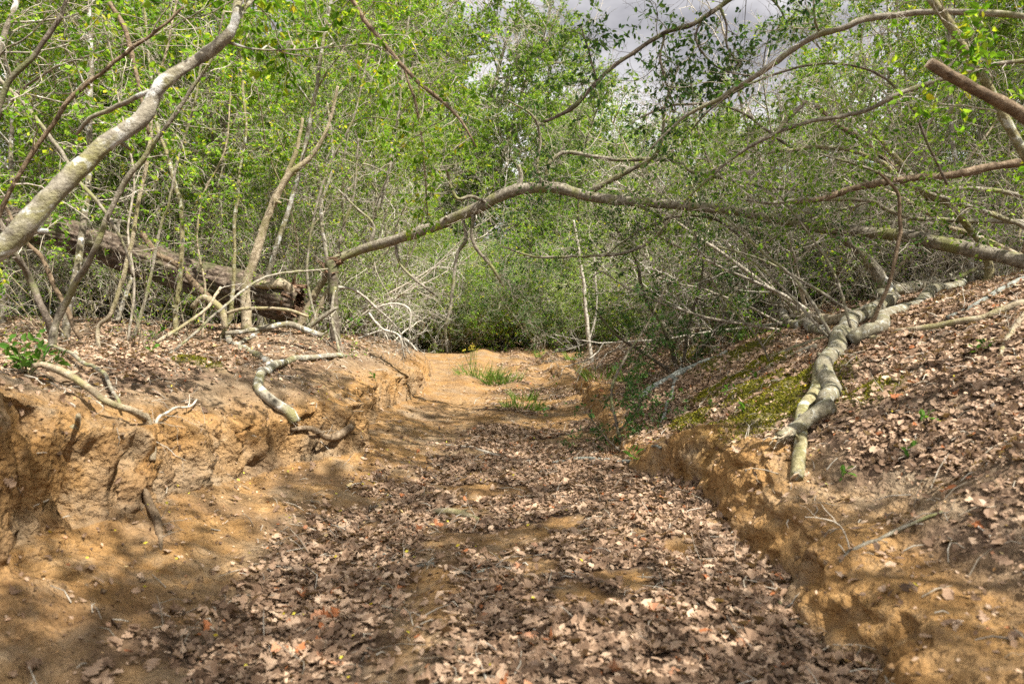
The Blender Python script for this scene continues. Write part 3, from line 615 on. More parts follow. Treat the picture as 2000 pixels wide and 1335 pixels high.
rows(WALL, 6, U_(4.2, 12), U_(9.5, 18), .6, .85, 'full green bush on the right bank', 'bush', 'green bushes right of the track', clear, 1.2)
rows(TANG, 20, U_(2.4, 7), U_(7.4, 10.8), .7, 1.0, 'toppled bare shrub on the right bank', 'shrub', 'toppled bare shrubs on the right bank', lambda x, y: x > .24 * y + .3, .55, .7)
rows(TANG, 12, U_(-7.5, -2.6), U_(9.8, 12.5), .7, 1.0, 'tangled bare shrub in the left thicket', 'shrub', 'tangled bare shrubs left of the track', clear, .8, .4)
for k in range(34):          # the wall of trees under the open sky
    px = (640 + k * 38 if k < 26 else 1060 + (k - 26) * 26) + R.normal() * 10; Y = 20.5 + 9 * R.random(); x = (px - 1000) / F * Y
    sky_y = ip(px, [600, 860, 960, 1050, 1130, 1200, 1300, 1450, 1540, 1600, 1700], [-150, -100, 10, 110, 150, 225, 205, 190, 180, 60, -100]) + (15 + 50 * R.random()) * (px > 900)
    hgt = CAM_H + (667 - sky_y) / F * Y - .9
    plant_copy(TALL[int(R.integers(3))], x, Y, hgt / 12.9, R.random() * 6.28, 'leafy tree rising past the track end ' + where(x, Y), 'tree', 'trees behind the end of the track')
rows(TREE, 9, U_(-7.5, -3.2), U_(8.8, 11.5), .8, 1.1, 'leafy slender tree close by,', 'tree', 'leafy trees behind the fallen log', lambda x, y: x < -.30 * y - .6, .9)
rows(TREE, 8, lambda: (lambda y: y * (.56 + .28 * R.random()) + .7), U_(7.0, 11), .8, 1.05, 'leafy slender right bank tree', 'tree', 'leafy trees on the right bank', lambda x, y: True, .9)
rows(OLIVE, 4, lambda: (lambda y: y * (.52 + .28 * R.random()) + .7), U_(7.2, 11), .8, 1.0, 'olive leaved right bank tree', 'tree', 'olive trees on the right bank', lambda x, y: True, .9)
rows(WHIP, 6, U_(-6.2, -2.4), U_(5.8, 7.2), .5, .8, 'thin low sprouts growing in front of the rotten log', 'sprouts', 'thin sprouts before the fallen log', lambda x, y: x < base_left(y) - .95 and x < -.28 * y - .7, .5, .15)
rows(WHIP, 34, U_(-6.8, -2.3), U_(9.1, 11), .6, 1.2, 'thin upright sprouts on the left bank', 'sprouts', 'thin sprouts on the left bank', lambda x, y: x < base_left(y) - .95 and x < -.27 * y, .32, .15)
rows(WHIP, 26, U_(2.2, 6.5), U_(7.2, 10.5), .5, 1.0, 'thin upright sprouts on the right bank', 'sprouts', 'thin sprouts on the right bank', lambda x, y: x > .26 * y + .3, .35, .3)
# right hand trees rooted out of view, added to dapple the track with shade
from mathutils import Euler
for x, y, s, tl in ((3.6, -.9, .95, .22), (3.2, -2.8, .95, .2), (2.7, .2, .9, .30), (2.9, -1.7, .9, .34), (4.9, -1.8, 1.0, .28), (3.3, .6, .85, .12), (4.4, 2.0, 1.0, .32), (5.0, 3.4, 1.0, .34), (5.7, 4.9, 1.0, .34), (6.6, 4.4, 1.05, .15), (7.6, 6.2, 1.05, .2)):
    e = plant_copy(SHADE_TREES[int(R.integers(2))], x, y, s, 0, 'bright leaved tree rooted out of view, added to dapple the near track', 'tree', 'trees added out of view for dappled shade')
    e.rotation_euler = (Euler((R.normal() * .05, -tl, 0)).to_matrix() @ Euler((0, 0, R.random() * 6.28)).to_matrix()).to_euler()

# ------------------------------------------------------------------ single limbs
def limb_pts(C, n=None):
    C = [tuple(c) for c in C]
    pts = []
    dlast = C[0][2] if len(C[0]) > 2 and C[0][2] else None; rl_ = C[0][3] if len(C[0]) > 3 else 5
    for c in C:
        d = c[2] if len(c) > 2 and c[2] else dlast; r = c[3] if len(c) > 3 else rl_
        dlast, rl_ = d, r
        pts.append([*P(c[0], c[1], d), r / F * d])
    pts = np.array(pts); length = np.linalg.norm(np.diff(pts[:, :3], axis=0), axis=1).sum()
    q = smooth_line(pts, n or int(np.clip(length / .035, 10, 130))); q[:, 3] *= np.where(q[:, 3] > .02, .82, .9); q[:, 3] = np.maximum(q[:, 3], .0012); return q
def ground_pts(C, sink=.35, n=None):
    r = 5; pts = []
    for c in C:
        r = c[2] if len(c) > 2 else r; lift = c[3] if len(c) > 3 else 0
        h = ground_hit(c[0], c[1], lift); rr_ = r / F * h[1]; h[2] += rr_ * (1 - sink); pts.append([*h, rr_])
    pts = np.array(pts); pts[1:-1, 1] = .25 * pts[:-2, 1] + .5 * pts[1:-1, 1] + .25 * pts[2:, 1]
    length = np.linalg.norm(np.diff(pts[:, :3], axis=0), axis=1).sum()
    q = smooth_line(pts, n or int(np.clip(length / .04, 8, 80)))
    g_ = terrain(q[:, 0], q[:, 1]); q[:, 2] = np.maximum(q[:, 2], g_ + q[:, 3] * (1 - 2 * sink)); return q
RB = np.random.default_rng(55)
def tube1(acc, q, rough=.06, knob=.16, jit=.32, sides=None, caps=True):
    q = q.copy(); n = len(q); sd_ = RB.integers(1000)
    s = np.concatenate([[0], np.cumsum(np.linalg.norm(np.diff(q[:, :3], axis=0), axis=1))])
    rm = q[:, 3].mean()
    for k in range(3): q[:, k] += jit * rm * vn(s / (rm * 7), np.full(n, k * 5.), 0, int(sd_)) * np.minimum(1, np.arange(n) / 2)
    q[:, 3] *= 1 + knob * fbm(s / (rm * 4), np.zeros(n), 0, 3, int(sd_) + 7)
    tubes(acc, q[None, :, :3], q[None, :, 3], sides or (12 if rm > .03 else 8 if rm > .01 else 6), RB, rough, caps, .25 + .5 * RB.random())
def twigs_on(q, k, lmin, lmax, tw, lf=None, nl=0, leaf=.035, k2=4, k3=3, t0=.1, t1=1., droop=0.03, rt=.0035, a0=.5, a1=1.4, detail=False, width=.5, wander=.25):
    p = q[None, :, :3]
    s, d, _, t_ = sprout(p, k, t0, t1, a0, a1, RB); l = lmin + (lmax - lmin) * RB.random(len(s))
    p1 = walk(s, d, l, 8, wander, (0, 0, -droop), RB); tubes(tw, p1, taper(len(s), 8, rt * (.6 + .8 * RB.random(len(s))), .35), 5, RB)
    s, d, _, t_ = sprout(p1, k2, .15, 1, .4, 1.2, RB); l = (lmin + (lmax - lmin) * RB.random(len(s))) * .42
    p2 = walk(s, d, l, 5, wander, (0, 0, -droop), RB); tubes(tw, p2, taper(len(s), 5, np.full(len(s), rt * .5), .5), 3, RB)
    if k3:
        s, d, _, t_ = sprout(p2, k3, .1, 1, .4, 1.2, RB); l = (lmin + (lmax - lmin) * RB.random(len(s))) * .16
        p2 = walk(s, d, l, 4, wander, (0, 0, -droop), RB); tubes(tw, p2, taper(len(s), 4, np.full(len(s), rt * .32), .6), 3, RB)
    if lf is not None and nl:
        s, d, _, t_ = sprout(p2, nl, .1, 1, .5, 1.3, RB); keep = vn(s[:, 0] * 3, s[:, 1] * 3, s[:, 2] * 3, 77) > -.2
        leaves(lf, s[keep], d[keep], np.full(keep.sum(), leaf), RB, width, detail=detail)
def wood(name, label, cat, bark, limbs, group=None, twig='twig', leafm=None, twigspec=(), ends=(), rough=.06, knob=.16, jit=.32, main='trunk'):
    """a tree, branch or stick: limbs are point rows; twigspec: (limb index, keyword dict) of side shoots"""
    base = limbs[0][0, :3]
    e = empty(name, base); tag(e, label, cat, group)
    a = Acc(); tube1(a, limbs[0], rough, knob, jit); part(main, a, bark, e, origin=base)
    for q in limbs[1:]:
        a = Acc(); tube1(a, q, rough, knob, jit); part('branch', a, bark, e, origin=base)
    a = Acc()
    for q in limbs[:3]:                      # broken stubs and knots along the limb
        n_ = max(1, int(len(q) / 16)); s_, d_, par_, t_ = sprout(q[None, :, :3], n_, .08, .92, .6, 1.3, RB); rr = np.interp(t_, np.linspace(0, 1, len(q)), q[:, 3])
        st_ = walk(s_, d_, rr * (1.2 + 1.6 * RB.random(n_) ** 2), 4, .15, (0, 0, 0), RB); tubes(a, st_, taper(n_, 4, rr * (.28 + .35 * RB.random(n_)), .55), 6, RB, .12, True)
    part('stubs', a, bark, e, True, 'stuff', base)
    tw, lf = Acc(), Acc()
    for i, kw in twigspec: twigs_on(limbs[i], tw=tw, lf=lf, **kw)
    if tw.n: part('twigs', tw, twig, e, True, 'stuff', base)
    if lf.n: part('foliage', lf, leafm or 'leaf_mid', e, False, 'stuff', base)
    for q, mat in ends:
        a = Acc()
        if mat.startswith('broken'):
            d_ = unit(q[-1, :3] - q[0, :3]); L_ = np.linalg.norm(q[-1, :3] - q[0, :3]); r0_ = q[:, 3].max()
            for k in range(16):
                off = RB.normal(size=3); off = unit(off - d_ * off.dot(d_)) * r0_ * .85 * math.sqrt(RB.random())
                p = walk((q[0, :3] + off - d_ * .03)[None], (d_ + RB.normal(size=3) * .22)[None], np.array([L_ * (.35 + .75 * RB.random())]), 4, .12, (0, 0, 0), RB)
                tubes(a, p, taper(1, 4, [r0_ * (.20 + .2 * RB.random())], .12), 5, RB, .3)
        else: tube1(a, q, .1, .1, 0, 10)
        part('broken_end', a, mat, e, False, origin=base)
    return e
LP, GP = limb_pts, ground_pts
BR = dict(leafm='leaf_bright')

# --- left side
wood('leaning_tree', 'stout leaning tree with pale lichen patches crossing the upper left corner', 'tree', 'pale_bark',
     [LP([(-300, 760, 2.6, 31), (-200, 650, 2.65, 29), (-60, 520, 2.7, 26), (20, 465, 2.75, 25), (95, 385, 2.8, 23), (150, 330, 2.85, 21), (215, 275, 2.9, 19), (275, 235, 2.95, 17), (295, 200, 3.0, 15), (315, 165, 3.0, 15), (360, 125, 3.05, 14), (410, 95, 3.1, 13), (445, 70, 3.1, 12), (462, 40, 3.1, 10), (470, -10, 3.15, 8), (500, -90, 3.2, 6)]),
      LP([(292, 178, 3.0, 5), (245, 200, 3.05), (210, 217, 3.1), (175, 231, 3.1, 4), (150, 262, 3.15, 3)]),
      LP([(440, 80, 3.1, 4), (500, 96, 3.2, 2), (610, 95, 3.3, 1.6), (720, 84, 3.4, 1)]),
      LP([(455, 45, 3.1, 5), (520, -20, 3.3, 4), (640, -60, 3.5, 3)])],
     twigspec=[(0, dict(k=7, lmin=.3, lmax=.6, nl=6, leaf=.055, t0=.86, t1=1, detail=True, k2=3, k3=2)), (2, dict(k=8, lmin=.2, lmax=.45, nl=5, leaf=.05, detail=True, k3=2)), (3, dict(k=10, lmin=.3, lmax=.6, nl=5, leaf=.05, detail=True, droop=.08, k3=2))], **BR)
wood('grey_sapling', 'thin grey sapling leaning right just behind the stout leaning tree', 'sapling', 'grey_bark',
     [LP([(100, 705, 4.6, 11), (105, 652, 4.6, 9), (122, 603, 4.6, 8), (150, 547, 4.55, 7.5), (189, 477, 4.5, 7), (210, 420, 4.5, 6.5), (245, 353, 4.5, 6), (290, 294, 4.5, 5), (325, 245, 4.5, 4.5), (364, 189, 4.5, 4), (395, 147, 4.5, 3.5), (416, 108, 4.5, 3), (440, 20, 4.5, 2)])],
     twigspec=[(0, dict(k=14, lmin=.2, lmax=.55, nl=5, t0=.55, leaf=.042))], **BR)
stems = [
 ([(194, 690, 5.5, 6), (192, 638), (217, 610), (241, 540), (259, 463), (270, 400, 5.5, 5), (290, 300), (300, 200, 5.5, 4), (330, 80, 5.5, 3), (350, -40, 5.5, 2)], 'tan_bark', 'tan sapling with a kinked foot, standing left before the rotten log'),
 ([(343, 655, 6.5, 7), (343, 610), (350, 557, 6.5, 6.5), (357, 452), (353, 400, 6.5, 6), (345, 367), (325, 297, 6.5, 5), (304, 238), (295, 150, 6.5, 4), (280, 0, 6.5, 3)], 'mossy_bark', 'straight mossy sapling standing in front of the middle of the rotten log'),
 ([(430, 660, 7, 6), (441, 640), (451, 610), (458, 505, 7, 5), (458, 435), (462, 400), (470, 330, 7, 4), (480, 250), (470, 100, 7, 3), (480, -20, 7, 2)], 'mossy_bark', 'slim mossy sapling close beside the thick forked sapling before the log'),
 ([(262, 660, 6, 4), (290, 560), (315, 435, 6, 3.5), (329, 400), (350, 300, 6, 3), (380, 200), (400, 60, 6, 2)], 'grey_bark', 'very thin grey sapling crossing the middle of the rotten log'),
 ([(28, 490, 5.2, 8), (60, 547), (84, 603, 5.4, 9), (105, 660, 5.5, 9)][::-1] + [(5, 440, 5.2, 7), (-40, 340, 5.2, 6)], 'dark_bark', 'dark leaning sapling at the left edge beneath the rotten log'),
 ([(158, 660, 6.2, 7), (115, 575), (80, 500, 6.2, 6), (42, 463), (10, 400, 6.2, 5), (-40, 300, 6.2, 4)], 'brown_bark', 'brown sapling leaning left under the raised end of the rotten log'),
 ([(395, 660, 6.8, 3), (400, 560), (385, 470, 6.8, 2.6), (398, 380), (440, 290, 6.8, 2.2), (450, 180, 6.8, 1.6)], 'tan_bark', 'pale wiry sapling between the mossy saplings before the log'),
 ([(250, 665, 6.4, 3.2), (262, 560), (250, 450, 6.4, 2.8), (262, 350), (240, 230, 6.4, 2.2), (215, 120, 6.4, 1.8)], 'twig', 'wiry pale sapling left of the middle of the rotten log'),
 ([(620, 640, 7.6, 4), (600, 540), (610, 440, 7.6, 3.4), (640, 330), (690, 230, 7.6, 2.6), (720, 100, 7.6, 2)], 'grey_bark', 'grey sapling rising beside the right end of the rotten log'),
]
for i, (c, bk, lb) in enumerate(stems):
    q_ = LP(c); q_[:, 3] *= .85
    wood('sapling', lb, 'sapling', bk, [q_], 'thin stems on the left bank', twigspec=[(0, dict(k=12, lmin=.2, lmax=.65, nl=4, t0=.35, leaf=.042, rt=.003))], **BR)
wood('forked_sapling', 'thick forked sapling with a pale bleached top before the right part of the rotten log', 'sapling', 'tan_bark',
     [LP([(482, 645, 7.2, 13), (478, 575, 7.2, 11), (497, 501, 7.2, 10.5), (511, 452, 7.2, 10), (535, 395, 7.2, 9), (550, 367, 7.2, 8.5), (567, 343, 7.2, 8), (605, 308, 7.2, 6), (640, 250, 7.2, 4), (660, 170, 7.2, 3)]),
      LP([(556, 355, 7.2, 6), (563, 330), (581, 287, 7.2, 5), (590, 230, 7.2, 3)])],
     twigspec=[(0, dict(k=12, lmin=.3, lmax=.7, nl=4, t0=.5)), (1, dict(k=5, lmin=.2, lmax=.5, nl=3))], **BR)
# rotten log
lq = LP([(582, 597, 8.0, 40), (550, 588, 8.0, 45), (500, 572, 8.0, 46), (400, 546, 7.9, 44), (300, 515, 7.8, 43), (200, 480, 7.7, 40), (100, 452, 7.6, 38), (20, 436, 7.5, 37), (-80, 410, 7.4, 35)], 160)
log = empty('rotten_log', lq[0, :3]); tag(log, 'big rotten fallen log with furrowed dark bark lying across the left thicket', 'log')
ang = np.arange(96) / 96 * 2 * PI; a = Acc(); V = []
tang = unit(np.gradient(lq[:, :3], axis=0)); uu = unit(np.cross(tang, [[0, 0, 1.]])); ww = np.cross(uu, tang)
sl = np.linspace(0, 6, 160)
A_, S_ = np.meshgrid(ang, sl)
rr_ = lq[:, 3:4] * (1 + .22 * fbm(np.cos(A_) * 1.6, np.sin(A_) * 1.6, S_ * .9, 4, 201) - .17 * np.clip(1 - np.abs(fbm(np.cos(A_) * 5, np.sin(A_) * 5, S_ * 1.6, 3, 205)) * 4.0, 0, 1))
V = (lq[:, None, :3] + rr_[..., None] * (uu[:, None] * np.cos(A_)[..., None] + ww[:, None] * np.sin(A_)[..., None]))
i_, j_ = np.meshgrid(np.arange(159), np.arange(96), indexing='ij'); Q = np.stack([i_ * 96 + j_, i_ * 96 + (j_ + 1) % 96, (i_ + 1) * 96 + (j_ + 1) % 96, (i_ + 1) * 96 + j_], -1).reshape(-1, 4)
a.add(V.reshape(-1, 3), Q, None, np.full(160 * 96, .4)); part('bark', a, 'rotten_bark', log, origin=lq[0, :3])
a = Acc()                                    # splintered core at the broken right end
for k in range(60):
    an, rr0 = RB.random() * 2 * PI, math.sqrt(RB.random()) * .22
    s0 = lq[0, :3] + uu[0] * math.cos(an) * rr0 + ww[0] * math.sin(an) * rr0
    p = walk((s0 + tang[0] * .15)[None], (-tang[0] + RB.normal(size=3) * .12)[None], np.array([.16 + .14 * RB.random() ** 2]), 5, .3, (0, 0, 0), RB)
    tubes(a, p, taper(1, 5, [.012 + .045 * RB.random() ** 2], .15), 5, RB, .4)
part('splintered_core', a, 'broken_wood', log, False, origin=lq[0, :3])
a = Acc(); tube1(a, LP([(575, 575, 7.9, 10), (555, 556, 7.85, 13), (525, 556, 7.8, 12), (500, 552, 7.8, 8)]), .2, .3); part('bark_slab', a, 'tan_bark', log, origin=lq[0, :3])
wood('dead_limb', 'dead brown limb with a broken knob leaning over the rotten log', 'branch', 'brown_bark', [LP([(437, 620, 7.0, 8), (413, 590, 7.0, 8.5), (388, 560, 7.0, 8), (362, 535, 7.0, 7), (335, 510, 7.0, 7), (305, 495, 7.0, 7), (285, 465, 7.0, 6), (277, 458, 7.0, 7)])])
wood('arched_root', 'pale arched dead branch at the foot of the mossy saplings', 'branch', 'tan_bark', [LP([(375, 600, 6.8, 6), (395, 581, 6.8, 7.5), (413, 587, 6.8, 8), (432, 605, 6.8, 8), (440, 640, 6.8, 7)])])
for c, lb, bk in (([(440, 612, 6.9, 4), (478, 602), (507, 601), (560, 604), (602, 618, 6.9, 3)], 'pale thin dead branch lying just under the broken end of the rotten log', 'tan_bark'),
                  ([(440, 650, 6.8, 5), (470, 648, 6.9, 6), (507, 641, 7.0, 7), (560, 634, 7.1, 7), (595, 643, 7.1, 7), (630, 655, 7.1, 6)], 'pale bent pole lying on the bank below the rotten log', 'pale_bark'),
                  ([(600, 640, 7.4, 6), (625, 620, 7.4), (660, 600, 7.4, 4)], 'short grey branch end right of the broken log', 'grey_bark'),
                  ([(320, 700, 5.6, 3), (380, 650, 5.8), (430, 605, 6.0), (520, 540, 6.6, 2.6), (640, 525, 7.2, 2)], 'long thin dead stick slanting up to the broken stump', 'grey_bark'),
                  ([(305, 668, 5.6, 4), (352, 640, 5.8), (405, 600, 6.0, 3.4), (430, 560, 6.2, 3)], 'thin tan stick propped against the mossy saplings', 'tan_bark')):
    wood('dead_branch', lb, 'branch', bk, [LP(c)], main='stick', twigspec=[(0, dict(k=4, lmin=.1, lmax=.3, k3=0))])
# crossing twigs at the upper left
for c, lb, bk in (([(-30, 470, 4.0, 6), (10, 392, 4.0, 5), (52, 315), (105, 241, 4.0, 4.5), (136, 192), (196, 143, 4.0, 4), (245, 105), (311, 56, 4.0, 3), (360, 14, 4, 2)], 'long thin brown sapling curving up behind the stout leaning tree', 'brown_bark'),
                  ([(-40, 330, 3.5, 8), (7, 182, 3.5, 6), (45, 130), (84, 84, 3.5, 5), (115, 38), (130, 0, 3.5, 4), (150, -60, 3.5, 3)], 'dark blurred branch in the very top left corner', 'dark_bark'),
                  ([(-30, 120, 4.6, 5), (0, 154, 4.6, 4.5), (56, 213), (115, 290, 4.6, 4.5), (150, 350), (196, 402, 4.6, 4), (238, 467, 4.6, 3), (260, 540, 4.7, 2)], 'thin grey branch slanting down behind the stout leaning tree', 'grey_bark'),
                  ([(190, -30, 5, 6), (238, 45, 5, 5), (255, 100, 5), (273, 171, 5, 4), (290, 260, 5, 3)], 'brown hanging branch at the top left above the leaning tree', 'brown_bark')):
    wood('thin_branch', lb, 'branch', bk, [LP(c)], 'thin branches at the upper left', twigspec=[(0, dict(k=12, lmin=.2, lmax=.6, nl=4, leaf=.04))], **BR)
wood('hanging_vine', 'long diagonal vine stem hanging down from the top centre left', 'vine', 'brown_bark',
     [LP([(640, -90, 4.9, 6), (688, 0, 5, 5), (720, 49), (755, 91, 5, 4.5), (790, 133), (825, 168, 5, 4), (867, 200), (902, 238, 5, 3), (930, 287, 5, 2)]),
      LP([(790, 133, 5, 3.2), (800, 165), (811, 196), (821, 252, 5, 2.4), (828, 315, 5, 1.8), (835, 420, 5, 1.4)])],
     twigspec=[(0, dict(k=18, lmin=.3, lmax=.8, nl=5, leaf=.045, droop=.05)), (1, dict(k=10, lmin=.2, lmax=.5, nl=4, leaf=.045, droop=.05))], **BR)

# --- arch of the fallen tree over the track
arch = LP([(648, 508, 8.0, 10), (700, 490, 8.0, 11), (760, 470, 7.9, 12), (820, 452, 7.8, 12.5), (870, 436, 7.7, 13), (930, 405, 7.5, 14), (975, 383, 7.4, 14), (1020, 368, 7.3, 13), (1075, 362, 7.2, 13), (1130, 378, 7.1, 13), (1180, 390, 7.0, 12), (1250, 396, 6.8, 11), (1350, 403, 6.6, 10.5), (1450, 413, 6.4, 11), (1540, 428, 6.2, 12), (1620, 442, 6.0, 13), (1720, 455, 5.8, 15), (1820, 473, 5.6, 16), (1920, 495, 5.4, 17), (2020, 520, 5.2, 18), (2150, 560, 5.1, 20), (2300, 640, 5.0, 22)], 130)
lv = dict(nl=6, leaf=.034, rt=.0035)
wood('arched_tree', 'fallen grey tree arching right across the track and broken at its left end', 'tree', 'grey_bark', [arch,
     LP([(905, 430, 7.6, 4.5), (909, 466, 7.6), (891, 505, 7.6, 4), (881, 592, 7.6, 3.6), (870, 645, 7.6, 3), (874, 690, 7.7, 2)]),
     LP([(925, 420, 7.5, 5), (922, 460, 7.5, 4.5), (935, 490), (960, 520, 7.4, 3.6), (985, 560, 7.4, 2.5)]),
     LP([(1014, 372, 7.3, 5), (1017, 345, 7.3, 4.6), (1014, 322, 7.3, 4)]),
     LP([(951, 395, 7.4, 4), (920, 383, 7.35), (895, 388, 7.3, 3.6), (882, 365), (877, 350), (872, 327, 7.2, 3)]),
     LP([(1154, 374, 7.1, 7), (1196, 350, 7.0, 7), (1245, 325, 6.9, 6), (1276, 308, 6.8, 5.5), (1294, 266, 6.7, 4), (1300, 200, 6.6, 3), (1330, 120, 6.5, 2)]),
     LP([(1065, 362, 7.2, 5), (1070, 325, 7.2, 4.5), (1091, 301), (1112, 297), (1157, 304, 7.1, 4.5), (1210, 311), (1280, 311, 7, 5), (1332, 318), (1350, 335, 6.9, 5), (1400, 345), (1480, 362, 6.8, 4), (1560, 372, 6.7, 3)]),
     LP([(1060, 362, 7.2, 4), (1050, 320, 7.2, 3), (1055, 270), (1040, 225, 7.1, 2.4), (990, 195, 7, 1.6)]),
     LP([(1240, 396, 6.8, 4), (1300, 440, 6.8, 3.5), (1230, 490), (1130, 500, 6.9, 3), (1040, 500, 7, 2.4), (980, 480, 7, 1.6)]),
     LP([(770, 468, 7.9, 3.5), (785, 520, 7.9, 3), (830, 560, 7.8, 2.6), (856, 580, 7.8, 2)]),
     LP([(720, 482, 8, 3.5), (730, 440, 8, 3), (690, 400, 8, 2.4), (660, 370, 8, 1.6)])],
     twig='twig', leafm='leaf_dark', knob=.16,
     twigspec=[(0, dict(k=56, lmin=.25, lmax=.9, t0=.2, t1=.75, droop=.07, **lv)), (5, dict(k=22, lmin=.25, lmax=.8, **lv)), (6, dict(k=32, lmin=.25, lmax=.9, droop=.06, **lv)), (7, dict(k=9, lmin=.2, lmax=.5, **lv)), (8, dict(k=16, lmin=.2, lmax=.6, droop=.06, **lv)),
               (1, dict(k=10, lmin=.15, lmax=.5, rt=.003)), (2, dict(k=7, lmin=.15, lmax=.45, rt=.003)), (4, dict(k=6, lmin=.1, lmax=.3, rt=.003)), (9, dict(k=6, lmin=.15, lmax=.4, rt=.003)), (10, dict(k=6, lmin=.15, lmax=.4, rt=.003))],
     ends=[(LP([(662, 504, 8, 13), (648, 509, 8, 14), (634, 512, 8, 9), (622, 512, 8, 3)]), 'broken_wood')])
wood('broken_stump', 'snapped dark stump under the left end of the arching tree', 'stump', 'dark_bark',
     [LP([(655, 680, 8.0, 15), (652, 640, 8.0, 13), (651, 565, 8.0, 12), (649, 530, 8.0, 13), (646, 508, 8.0, 13)])],
     ends=[(LP([(649, 535, 7.98, 12), (645, 510, 7.98, 13), (628, 500, 7.98, 6), (618, 504, 7.98, 2)]), 'broken_wood')])
for c, lb in (([(585, 640, 8.1, 10), (600, 605, 8.1, 9), (620, 565, 8.1, 8.5), (640, 533, 8.1, 7)], 'pale leaning dead stem left of the snapped stump, the upper one'),
              ([(607, 645, 8.05, 9), (620, 612, 8.05, 8.5), (638, 575, 8.05, 8), (652, 545, 8.05, 6)], 'pale leaning dead stem touching the snapped stump, the lower one')):
    wood('dead_sapling', lb, 'stem', 'tan_bark', [LP(c)], 'pale dead stems by the stump')
for c, lb, bk in (([(640, 520, 8.2, 5), (632, 460, 8.2, 5), (627, 400, 8.2, 4), (650, 320, 8.2, 3), (640, 200, 8.2, 2)], 'pale straight shoot rising from behind the snapped stump', 'pale_bark'),
              ([(660, 500, 8.2, 4), (668, 450, 8.2, 3.5), (690, 380, 8.2, 3), (700, 270, 8.2, 2)], 'thin grey shoot rising right of the snapped stump', 'grey_bark'),
              ([(655, 560, 7.9, 3), (648, 610, 7.8, 3.5), (655, 650, 7.7, 3), (665, 700, 7.5, 2.5)], 'thin grey dead stem hanging below the snapped stump', 'grey_bark')):
    wood('thin_shoot', lb, 'stem', bk, [LP(c)], twigspec=[(0, dict(k=10, lmin=.15, lmax=.5, nl=2, leaf=.035))])
# silver dead tangle on the left bank edge
tq = [LP([(640, 560, 8.0, 3), (690, 565, 8.2, 3), (735, 600, 8.4, 3), (775, 640, 8.5, 2.4), (800, 690, 8.5, 2)]), LP([(735, 600, 8.4, 2.4), (770, 592, 8.4), (800, 605, 8.4), (800, 650, 8.4, 2)]), LP([(700, 660, 8.5, 2.4), (750, 645, 8.5), (790, 660, 8.5), (815, 685, 8.5, 1.8)]), LP([(720, 610, 8.4, 2.6), (745, 640), (780, 655), (790, 700, 8.5, 1.8)])]
wood('silver_dead_branch', 'tangled silver dead branch hanging over the left edge of the track', 'branch', 'dead_twig', tq, twig='dead_twig',
     twigspec=[(i, dict(k=10, lmin=.12, lmax=.42, k2=4, k3=3, rt=.0045, wander=.35)) for i in range(4)])
wood('bare_sapling', 'slim white bare stem standing at the far right edge of the track', 'sapling', 'dead_twig',
     [LP([(1158, 728, 12.5, 6), (1150, 666, 12.5, 5), (1145, 610, 12.5, 4.5), (1140, 557, 12.5, 4), (1131, 494, 12.5, 3.5), (1120, 430, 12.5, 3)]),
      LP([(1150, 670, 12.5, 2.5), (1165, 600, 12.5, 2), (1160, 500, 12.5, 2)])], twigspec=[(0, dict(k=10, lmin=.2, lmax=.5, nl=2))])

# --- branches against the sky
sk = dict(nl=3, leaf=.044, rt=.0028, detail=True, k3=3, k2=4)
wood('arching_bough', 'long bare grey bough arching from the right edge down across the open sky', 'branch', 'grey_bark',
     [LP([(2140, 70, 3.5, 9), (2000, 32, 3.7, 7), (1930, 25, 3.8), (1850, 22, 3.9, 7), (1760, 28, 4, 7), (1690, 38, 4, 8), (1655, 52, 4, 7), (1600, 66, 4.1, 7), (1550, 95, 4.2, 6.5), (1500, 132, 4.3, 6), (1450, 165, 4.4, 5.5), (1400, 195, 4.5, 5), (1340, 225, 4.6, 4), (1310, 250, 4.6, 3), (1270, 290, 4.6, 2)]),
      LP([(1602, 65, 4.1, 3), (1592, 40, 4.05, 2.6), (1589, 0, 4, 2.4), (1592, -60, 4, 2)])],
     twigspec=[(0, dict(k=9, lmin=.2, lmax=.6, t0=.35, nl=2, leaf=.04, rt=.0025)), (1, dict(k=5, lmin=.2, lmax=.5, nl=4, leaf=.04, rt=.0025))], leafm='leaf_dark')
wood('evergreen_bough', 'dark bough with small evergreen leaves silhouetted against the cloudy sky', 'branch', 'dark_bark',
     [LP([(1560, -90, 4.8, 8), (1480, -30, 4.9, 7), (1422, 0, 5, 6), (1370, 38, 5, 5.5), (1330, 54, 5, 5), (1297, 63, 5, 5), (1245, 98, 5, 4.6), (1196, 133, 5, 4.5), (1154, 171, 5, 5), (1122, 206, 5, 5), (1090, 225, 5, 4), (1063, 238, 5, 3)]),
      LP([(1405, 10, 5, 3), (1418, 45, 5, 2.4), (1420, 90, 5, 2), (1445, 125, 5, 1.6)]),
      LP([(1300, 60, 5, 3), (1290, 110, 5, 2.5), (1300, 160, 5, 2.2), (1320, 215, 5, 1.8)]),
      LP([(1370, 36, 5, 2.6), (1360, 80, 5, 2.2), (1400, 130, 5, 1.8), (1470, 150, 5, 1.4)]),
      LP([(1165, 160, 5, 2.6), (1150, 100, 5, 2), (1135, 50, 5, 1.6)]),
      LP([(1480, -30, 4.9, 3), (1530, 30, 4.9, 2), (1500, 80, 4.9, 1.6), (1490, 130, 4.9, 1.2)])],
     leafm='leaf_dark', twig='dark_bark', twigspec=[(0, dict(k=26, lmin=.2, lmax=.85, **sk)), (1, dict(k=8, lmin=.15, lmax=.5, **sk)), (2, dict(k=14, lmin=.15, lmax=.6, **sk)), (3, dict(k=12, lmin=.15, lmax=.6, **sk)), (4, dict(k=9, lmin=.12, lmax=.45, **sk)), (5, dict(k=9, lmin=.12, lmax=.5, **sk))])
